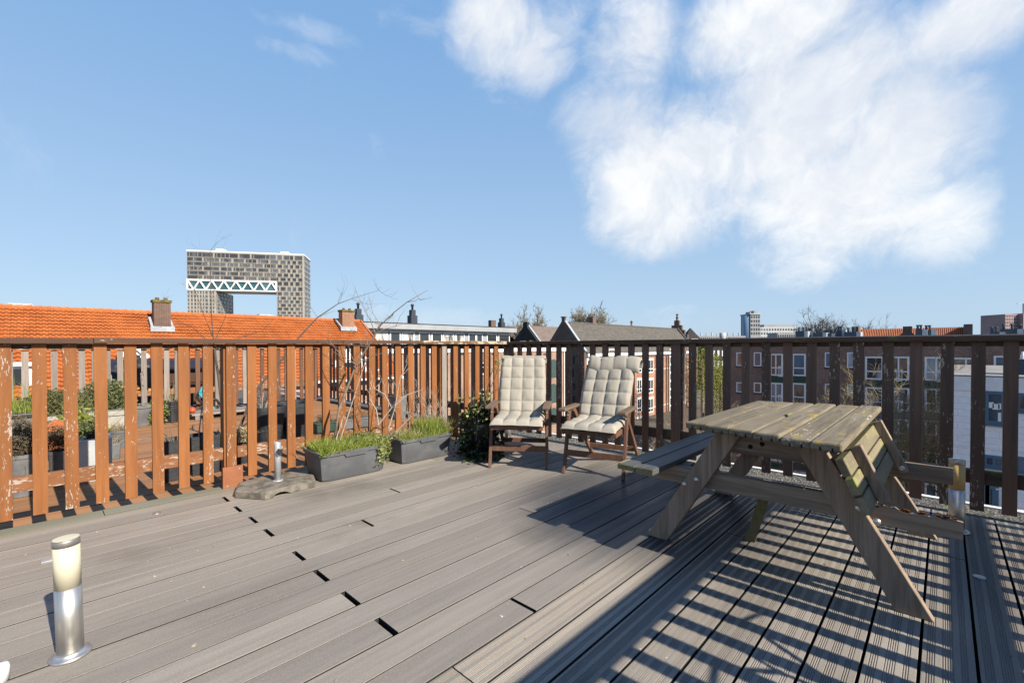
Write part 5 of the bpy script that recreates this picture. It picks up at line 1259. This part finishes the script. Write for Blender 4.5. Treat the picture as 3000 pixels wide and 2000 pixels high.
a, b = gu(2981, 1052, UW+2), gu(3060, 1090, UW+2); MB().box(UW+2, UW+3.5, b.y, a.y, zW+.05, a.z).build('casing', m_roofbox, t)
mb = MB()
for k in range(4): mb.lathe([(.08,a.z),(.08,a.z+.2),(.05,a.z+.26),(.05,a.z+.36),(0,a.z+.36)], 8, (UW+2.4, a.y-.2-.35*k, 0))
mb.build('white_caps', m_white, t)
# bicycle wheel and railing in front of the white building
r_ = thing('street_railing', 'low white railing in front of the white building', 'railing', (UW-3,-2,GZ))
p, q = gu(2880, 1482, UW-3), gu(3020, 1500, UW-3); mb = MB(); mb.tube([p, q], .05, 8)
for k in range(4): e = p.lerp(q, k/3); mb.tube([e, (e.x, e.y, GZ)], .04, 6)
mb.build('rail', m_white, r_)
# ------------------------------------------------------------------ arched tower (portal shaped block), about 360 m away
m_pconc = plain('pale_grey_cladding', (.43,.40,.35), (.37,.345,.30), .12, rough=.85)
m_pglass = glass('tower_glass', (.035,.033,.035), (.10,.10,.105), .12, .12); m_pteal = glass('teal_glass', (.02,.07,.085), (.05,.11,.12), .15, .05); m_pwhite = plain('white_truss', (.82,.82,.82), None, rough=.6)
A = gd(547, 733, 372); B = gd(891, 745, 372*285/270.5); GT = A.z
ex = Vector((B.x-A.x, B.y-A.y, 0)); W = ex.length; ex.normalize(); ey = Vector((-ex.y, ex.x, 0)); ey = ey if ey.dot(Vector((A.x, A.y, 0))) > 0 else -ey
tw = thing('arched_tower', 'pale concrete high rise shaped like an arch with a white zigzag truss band', 'tower', (A.x, A.y, GZ))
tw.rotation_euler = (0, 0, math.atan2(ex.y, ex.x)); OFF[tw.name] = Vector((0,0,GZ))   # children are modelled in the facade's own frame
A0 = Vector((A.x, A.y, 0))
def fp(X, Y):                                                   # photo-crop pixel -> facade (x, z)
    d = ray(500+X*.2126, 700+Y*.2126); k = ey.dot(A0)/ey.dot(d); P = EYEP + d*k; return ex.dot(P-A0), P.z
zt = GT; zb_tr0 = fp(215,558)[1]; zb_tr1 = fp(215,702)[1]; xL0, xL1 = 0.0, fp(625,750)[0]; xR0, xR1 = fp(1462,900)[0], W
D = 24.0
MB().box(0, W, 0, D, zb_tr0, zt).build('upper_block', m_pconc, tw)
MB().box(0.02, fp(1462,600)[0], .6, D-.1, zb_tr1+.6, zb_tr0-.01).build('truss_glazing', m_pteal, tw)
MB().box(xL0, xL1, .05, D+14, GZ, zb_tr1-.01).build('left_leg', m_pconc, tw)
MB().box(xR0, xR1, 0, D, GZ, zb_tr0-.01).build('right_leg', m_pconc, tw)
mb = MB(); xe = fp(1462,600)[0]; mb.box(-.3, xe, -.5, .5, zb_tr0-.8, zb_tr0+.4); mb.box(-.3, xe, -.5, D, zb_tr1, zb_tr1+.9); mb.box(-.3, .7, -.5, .5, zb_tr1, zb_tr0); mb.box(xe-.9, xe, -.5, .5, zb_tr1, zb_tr0)
n_ = 15; st_ = xe/ n_
for k in range(n_):
    p, q = (k*st_+.4, (k+1)*st_-.2), (zb_tr0-.6, zb_tr1+.8); zz = q if k % 2 == 0 else q[::-1]
    mb.bar((p[0],-.1,zz[0]), (p[1]+.3,-.1,zz[1]), .9, 1.15, (0,-1,0))
mb.build('zigzag_truss', m_pwhite, tw)
for a_, h_ in ((fp(640,150)[0], 3.2), (fp(1545,180)[0], 3)): MB().box(a_-3.2, a_+3, 6, 12, zt+.01, zt+h_).build('roof_house', m_pwhite, tw)
MB().box(-.2, W+.2, -.25, D+.2, zt-.45, zt+.35).build('parapet', m_pwhite, tw)
win = []
r1 = [(230,585),(610,930),(950,1095),(1120,1450),(1475,1535),(1560,1690),(1715,1815)]
r2 = [(230,435),(460,670),(695,840),(868,1012),(1040,1183),(1210,1350),(1378,1485),(1515,1585),(1610,1650),(1680,1730),(1758,1815)]
r3 = [(230,510),(537,760),(785,930),(955,1098),(1125,1270),(1295,1450),(1475,1535),(1560,1620),(1648,1690),(1718,1775),(1797,1815)]
RA = [(1475,1537),(1560,1625),(1650,1693),(1722,1780),(1800,1817)]; RB = [(1477,1495),(1520,1588),(1613,1660),(1687,1732),(1760,1818)]
def zl(y): return fp(225, y)[1]
rows = [(180,238,r1),(252,298,r2),(314,358,r3),(376,420,r2),(438,484,r3),(500,543,r2)]
def prow(xx): return 6.0                                         # (rows are level: heights are read at the left edge)
for y0, y1, rr in rows:
    for a, b in rr: win.append((fp(a, 400)[0], fp(b, 400)[0], zl(y1), zl(y0)))
for k, (y0, y1) in enumerate(((590,640),(660,710),(730,775),(795,830),(845,880),(895,930),(945,980),(1000,1030),(1045,1080),(1100,1130))):
    z0, z1 = fp(1480, y1)[1], fp(1480, y0)[1]
    for a, b in (RA if k % 2 == 0 else RB): win.append((fp(a, 800)[0], fp(b, 800)[0], z0, z1))
win.sort(key=lambda q: -(q[1]-q[0])*(q[3]-q[2]))
rest = MB(); frm = MB()
for i, (a, b, z0, z1) in enumerate(win):
    if i < 100:
        o = MB().box(a, b, -.07, -.003, z0, z1).build('window', m_pglass, tw)
    else: rest.box(a, b, -.07, -.003, z0, z1)
    for x0_, x1_, q0, q1 in ((a-.28,b+.28,z1,z1+.28),(a-.28,b+.28,z0-.28,z0),(a-.28,a,z0,z1),(b,b+.28,z0,z1)): frm.box(x0_, x1_, -.35, -.002, q0, q1)
    if b-a > 6:
        for k in range(int((b-a)/3.1)):
            if R.random() < .55: x_ = a+(k+.5)*3.1; frm.box(x_-.18, x_+.18, -.12, -.071, z0, z1)
        if R.random() < .4: frm.bar((b-3.0,-.12,z1-.1), (b-.6,-.12,z0+.1), .12, .7, (0,-1,0))
for k, (y0, y1) in enumerate(((715,750),(765,805),(820,860),(875,910),(925,960),(980,1015),(1030,1060),(1085,1115))):
    z0, z1 = zl(y1), zl(y0)
    for a, b in ((235,258),(282,302),(327,348),(370,383),(407,423),(445,460),(480,510),(537,555),(580,600)): rest.box(fp(a,800)[0], fp(b,800)[0], -.02, .045, z0, z1)
    for j in range(5): v_ = 2.5+j*6.8+(k % 2)*1.6; rest.box(xL1+.003, xL1+.06, v_, v_+4.4, z0, z1)
z = zt-1.2; k = 0
while z > GZ+8:
    for j in range(2): v_ = 1.2+j*11.3+(k % 2)*1.5; rest.box(W+.003, W+.08, v_, v_+(8.6 if k < 8 else 6.5), z-3.0, z-.5)
    frm.box(W+.002, W+.4, 0, D, z-.4, z); z -= 4.35 if k < 8 else 3.75; k += 1
frm.build('window_surrounds', m_pconc, tw)
rw = rest.build('window', m_pglass, tw); rw['kind'] = 'stuff'

# ------------------------------------------------------------------ other far buildings
def far_block(name, label, cat, x0, x1, ytop, dist, mat, depth=15, rowsn=6, colsn=6, pane=None, base=None, zb=GZ, turn=0, wfrac=.6):
    a, b = gd(x0, ytop, dist), gd(x1, ytop, dist); e = Vector((b.x-a.x, b.y-a.y, 0)); L = e.length; ang = math.atan2(e.y, e.x)
    t = thing(name, label, cat, (a.x, a.y, zb)); t.rotation_euler = (0,0,ang+turn); OFF[t.name] = Vector((0,0,zb))
    MB().box(0, L, 0, depth, zb, a.z).build('wall', mat, t)
    if rowsn:
        hh = 3.0; cw = L/colsn; me = MB().box(0, cw*wfrac, -.06, -.003, 0, 1.7).mesh('window'); me.materials.append(pane or m_pane)
        for r in range(rowsn):
            for c in range(colsn): inst('window', me, t, (c*cw+cw*(1-wfrac)/2, 0, a.z-2.7-hh*r-zb))
    return t, a, L
m_fargrey = plain('far_grey_cladding', (.36,.37,.38), (.30,.31,.32), .1, rough=.8); m_farwhite = plain('far_white_cladding', (.55,.55,.54), (.48,.48,.47), .1, rough=.8)
m_pink = plain('pinkish_cladding', (.42,.30,.30), (.36,.26,.26), .1, rough=.8); m_fartower = glass('far_tower_glass', (.05,.10,.15), (.14,.22,.30), .15, .05)
t, a, L = far_block('glass_tower', 'slim far tower with a rounded blue glass corner', 'tower', 2199, 2227, 921, 330, m_fargrey, 14, 5, 4)
MB().lathe([(3.3,GZ),(3.3,a.z-.5)], 20, (-.2,4,0)).build('glass_corner', m_fartower, t, True); MB().box(-.5, L+.6, -.6, 14.4, a.z+.001, a.z+.7).build('roof_slab', m_farwhite, t); MB().box(1, 2, 3, 9, a.z+.701, a.z+2.2).build('roof_plant', m_fargrey, t); MB().box(L-3, L-1, 3, 9, a.z+.701, a.z+3).build('roof_plant', m_fargrey, t)
t, a, L = far_block('office_block', 'long pale far office block with stepped roof right of the slim tower', 'building', 2228, 2342, 958, 340, m_farwhite, 16, 3, 14, m_paneb, turn=.05); MB().box(4, L-1, 2, 14, a.z+.001, a.z+2.0).build('roof_slab', m_fargrey, t)
t, a, L = far_block('low_hall', 'low pale far hall below the office block', 'building', 2278, 2330, 975, 250, m_fargrey, 10, 1, 8)
t, a, L = far_block('pink_tower', 'pinkish far high rise at the right picture edge', 'tower', 2945, 2984, 920, 420, m_pink, 22, 9, 8, m_pane, wfrac=.45)
MB().box(L+.01, L+14, -4, 20, GZ, a.z+.5).build('lit_side', m_pink, t)
for r in range(9): MB().box(L+1, L+13.5, -4.07, -4.003, a.z-2.6-3*r, a.z-1.2-3*r).build('window_strip', m_pane, t)
cr = thing('tower_crane', 'white tower crane tip beside the pinkish tower', 'crane', tuple(gd(2998, 960, 430))); OFFc = OFF[cr.name]
p = gd(2998, 888, 430); q = gd(2980, 889, 430); mb = MB(); mb.bar((p.x,p.y,GZ), (p.x,p.y,p.z), 1.0, 1.0, (1,0,0)); mb.build('mast', m_farwhite, cr); mb = MB(); mb.bar(q, p+(p-q)*1.5, .8, .8); mb.build('jib', m_farwhite, cr)
t, a, L = far_block('long_terrace', 'far low terrace of houses on the horizon left of the slim tower', 'building', 2040, 2185, 984, 280, m_fargrey, 12, 2, 24)
for k in range(9): MB().lathe([(.5,a.z),(.5,a.z+1.4+R.random())], 6, (L*(k+.5)/9, 5, 0)).build('roof_pipe', m_farwhite, t)
p = gd(2117, 975, 200); tag(MB().lathe([(1.3,p.z-4),(1.3,p.z+.0),(1.1,p.z+.1)], 16, (p.x,p.y,0)).build('white_tank', m_farwhite, None, True), 'small white cylinder tank on the horizon', 'tank')
t = thing('pyramid_roof', 'far house with a dark steep pyramid roof and small windows', 'house', tuple(gd(2022, 1000, 220))); p = gd(2022, 960, 220)
MB().frust((p.x,p.y), (5.4,5.4), (.05,.05), p.z-8, p.z, YAW).build('roof', m_slateb, t); MB().frust((p.x,p.y), (4.9,4.9), (4.9,4.9), GZ, p.z-8.01, YAW).build('wall', m_fargrey, t); q = p-F0*4.6; MB().bar((q-R0*1.6)-Z0*6.2, (q+R0*1.6)-Z0*6.2, 2.0, 1.8).build('dormer', m_farwhite, t)
# orange roof behind the apartments
ho = thing('tiled_house', 'far orange tiled roof with a dark sloping brick chimney in front', 'house', tuple(gu(2680, 990, 75)))
UO = 75.0; a, b = gu(2514, 966, UO), gu(2838, 962, UO); zr = a.z; zb_ = zr-4
mb = MB(); n_ = 60; m_ = 16
for i in range(n_):
    v0, v1 = a.y+(b.y-a.y)*i/n_, a.y+(b.y-a.y)*(i+.62)/n_; v2 = a.y+(b.y-a.y)*(i+1)/n_
    mb.quad((UO-4,v0,zb_),(UO-4,v1,zb_+.12),(UO,v1,zr+.12),(UO,v0,zr)); mb.quad((UO-4,v1,zb_+.12),(UO-4,v2,zb_),(UO,v2,zr),(UO,v1,zr+.12))
mb.quad((UO+4,a.y,zb_),(UO+4,b.y,zb_),(UO,b.y,zr),(UO,a.y,zr)); mb.build('roof', m_tile2, ho); MB().box(UO-3.6, UO+3.6, b.y+.2, a.y-.2, GZ, zb_-.01).build('wall', m_redbrick, ho)
p0, p1 = gu(2645, 956, UO-5), gu(2672, 956, UO-5); q0, q1 = gu(2625, 990, UO-5), gu(2690, 990, UO-5)
mb = MB(); mb.prism([(p1.y,p0.z),(p0.y,p0.z),(p0.y,p0.z-.7),(q0.y,q0.z),(q1.y,q1.z),(p1.y,p0.z-.7)], lambda q: (UO-5,q[0],q[1]), lambda q: (UO-4.2,q[0],q[1])); mb.build('chimney', m_gab, ho, recalc=True)
for x, y in ((2836,950),(2508,957)): p = gu(x, y, UO-1); MB().box(UO-2, UO, p.y-.35, p.y+.35, zb_, p.z).build('chimney', m_gab, ho)
# dark terrace at the end of the street, seen between the willow and the apartments
t, a, L = far_block('dark_terrace', 'dark slate fronted houses with white windows at the end of the street', 'building', 2085, 2150, 1016, 130, m_slateb, 10, 2, 5, m_frame, wfrac=.4)
# blocks that close the street level behind the trees
t, a, L = far_block('brick_terrace', 'brick terrace low behind the willow trees', 'building', 2020, 2150, 1050, 150, m_redbrick, 10, 3, 12)

# ------------------------------------------------------------------ trees
def bare_tree(label, p, h, spread, mtw, n=7, lvl=3, leaves=None, nl=0, ls=.2, cat='tree', trunk_r=.16, name='bare_tree', up=.25, wob=.2, l0=.42):
    t = thing(name, label, cat, tuple(p)); p = Vector(p); mb = MB(); th = h*(.42 if l0 > .28 else .62)
    mb.tube([p, p+Vector((R.uniform(-.1,.1)*h*.2, 0, th*.5)), p+Vector((0,0,th))], [trunk_r, trunk_r*.8, trunk_r*.6], 8); mb.build('trunk', mtw, t)
    cr = MB(); tips = []
    for k in range(n):
        a = 2*PI*k/n+R.random(); q = p+Z0*th*R.uniform(.55,1.0); d = Vector((math.cos(a)*spread, math.sin(a)*spread, R.uniform(.7,1.4)))
        tips += twig(cr, q, d, h*l0*R.uniform(.7,1.25), trunk_r*.42, lvl, 4, wob, 4, up, .62)
    c = cr.build('crown', mtw, t)
    if leaves:
        g = MB(); vv_ = cr.v
        for k in range(nl): q = Vector(R.choice(vv_)); leaf(g, q+rv()*ls*1.2, ls*R.uniform(.5,1.2), None, .5)
        g.build('foliage', leaves, t)
    return t
def on(x, y, dist): p = gd(x, y, dist); return Vector((p.x, p.y, GZ))
def hgt(x, y, dist): return gd(x, y, dist).z-GZ
bare_tree('bare bushy tree above the brown roofs, left of the warehouse gable', on(1553,960,105), hgt(1553,893,105)*.95, .8, m_twig, 26, 4, m_varieg, 1800, .2, trunk_r=.42, wob=.16, l0=.26)
bare_tree('bare bushy tree rising behind the grey warehouse roof', on(1732,960,118), hgt(1732,880,118)*.95, .85, m_twig, 28, 4, m_varieg, 2200, .22, trunk_r=.46, wob=.16, l0=.27)
for x, y, d, l, hs in ((2375,898,200,'tall bare conical tree, left of the cluster beyond the apartments',.25),(2408,906,205,'tall bare conical tree, middle of the cluster beyond the apartments',.25),(2440,918,200,'bare conical tree, right of the cluster beyond the apartments',.28),(2476,938,190,'small bare tree between the conical cluster and the orange roof',.5),(2537,940,185,'small bare fir shaped tree left of the orange roof',.2)):
    bare_tree(l, on(x, 985, d), hgt(x, y, d)*.97, hs, m_twigdark, 26, 3, None, trunk_r=.42, up=.1, wob=.14, l0=.34)
bare_tree('thin bare tree rising behind the left end of the orange roof', on(2610,985,88), hgt(2610,920,88)*.8, .5, m_twig, 9, 4, trunk_r=.16, wob=.15)
bare_tree('bare brown tree in front of the long pale office block', on(2262,985,120), hgt(2262,955,120)*.8, .6, m_twig, 9, 4, trunk_r=.2, wob=.18)
bare_tree('bare treetop behind the left part of the orange roof', on(420,985,60), hgt(420,893,60)*.84, .8, m_twigdark, 8, 4, trunk_r=.2, wob=.2)
# willows at the end of the street
m_willow = leafmat('willow_leaf', (.30,.30,.05), (.22,.24,.04), tr=.3, scale=1)
for x, y, d, l in ((2058,1000,72,'yellow green weeping willow right of the warehouse'),(2112,1060,62,'smaller yellow green willow in front of the dark terrace'),(2090,1030,90,'yellow green willow standing behind the other two')):
    t = thing('willow_tree', l, 'tree', tuple(on(x, 1200, d))); p = OFF[t.name]; H_ = hgt(x, y, d); mb = MB(); mb.tube([p, p+Z0*H_*.5, p+Z0*H_*.8], [.3,.22,.1], 8); mb.build('trunk', m_twig, t)
    g = MB(); 
    for k in range(2600):
        a = R.uniform(0, 2*PI); r_ = H_*.20*R.random()**.5; top_ = H_*(1-.25*(r_/(H_*.2))**2); z = R.uniform(.38, 1)*top_
        leaf(g, (p.x+r_*math.cos(a), p.y+r_*math.sin(a), GZ+z), .16*R.uniform(.5,1.3), Vector((R.uniform(-1,1),R.uniform(-1,1),.2)).normalized(), .35)
    g.build('crown', m_willow, t)
# street trees and shrubs in front of the apartments
m_yelltwig = plain('yellowish_twig', (.40,.34,.17), (.28,.22,.12), 3, rough=.9)
for x, yt, d, l in ((2605,1090,30,'bare yellowish street tree in front of the left balcony stack'),(2660,1040,27,'bare yellowish street tree with the widest crown before the apartments'),(2755,1130,29,'bare yellowish street tree before the right window stack'),(2105,1160,40,'bare street tree below the willows'),(2045,1230,34,'thin bare street tree at the warehouse corner'),(1900,1260,30,'bare street tree below the warehouse windows'),(2420,1180,33,'reddish budding street tree showing above the picnic table'),(2300,1210,36,'thin bare street tree behind the table')):
    bare_tree(l, on(x, yt, d), hgt(x, yt, d), .7, m_yelltwig if x > 2500 else m_twig, 9, 4, trunk_r=.12, wob=.25, up=.2)
m_redtwig = plain('reddish_twig', (.30,.13,.08), (.2,.12,.08), 3, rough=.9)
g = MB(); pts_ = []
for k in range(520):
    u = R.uniform(12, 33); v = R.uniform(-8, 42); 
    for j in range(5): twig(g, (u+R.uniform(-.4,.4), v+R.uniform(-.4,.4), GZ), rv()*.5+Z0, R.uniform(1.0,2.6), .03, 1, 3, .25, 4, .2)
o = g.build('shrubbery', m_redtwig); o['kind'] = 'stuff'
g = MB()
for k in range(12000):
    u = R.uniform(9, 34); v = R.uniform(-9, 44); leaf(g, (u, v, GZ+R.random()**2*.9), .10, None, .5)
o = g.build('ground_cover', m_heathgreen); o['kind'] = 'stuff'

# ------------------------------------------------------------------ base colours darkened to deepen shadows; mostly shaded materials, metals and whites keep theirs
KEEP = {m.name for m in (m_dark, m_dark_y, m_apt, m_tableleg, m_tablebar, m_whitebrick, m_white, m_frame, m_benchtop, m_gab, m_roofbox, m_roofgrey, m_greenp, m_greyp, m_steel, m_bolt, m_galv, m_redbrick, m_lead, m_whitewood, m_pwhite)}
for m in bpy.data.materials:
    if m.name in KEEP or not m.use_nodes or 'glass' in m.name: continue
    nt = m.node_tree
    for n in list(nt.nodes):
        s = n.inputs.get('Base Color') if n.type == 'BSDF_PRINCIPLED' else (n.inputs.get('Color') if n.type == 'BSDF_TRANSLUCENT' else None)
        if s is None: continue
        k = .73
        if s.is_linked:
            src = s.links[0].from_socket; h = nt.nodes.new('ShaderNodeHueSaturation'); h.inputs['Value'].default_value = k
            nt.links.new(src, h.inputs['Color']); nt.links.new(h.outputs[0], s)
        else: c = s.default_value; s.default_value = (c[0]*k, c[1]*k, c[2]*k, 1)
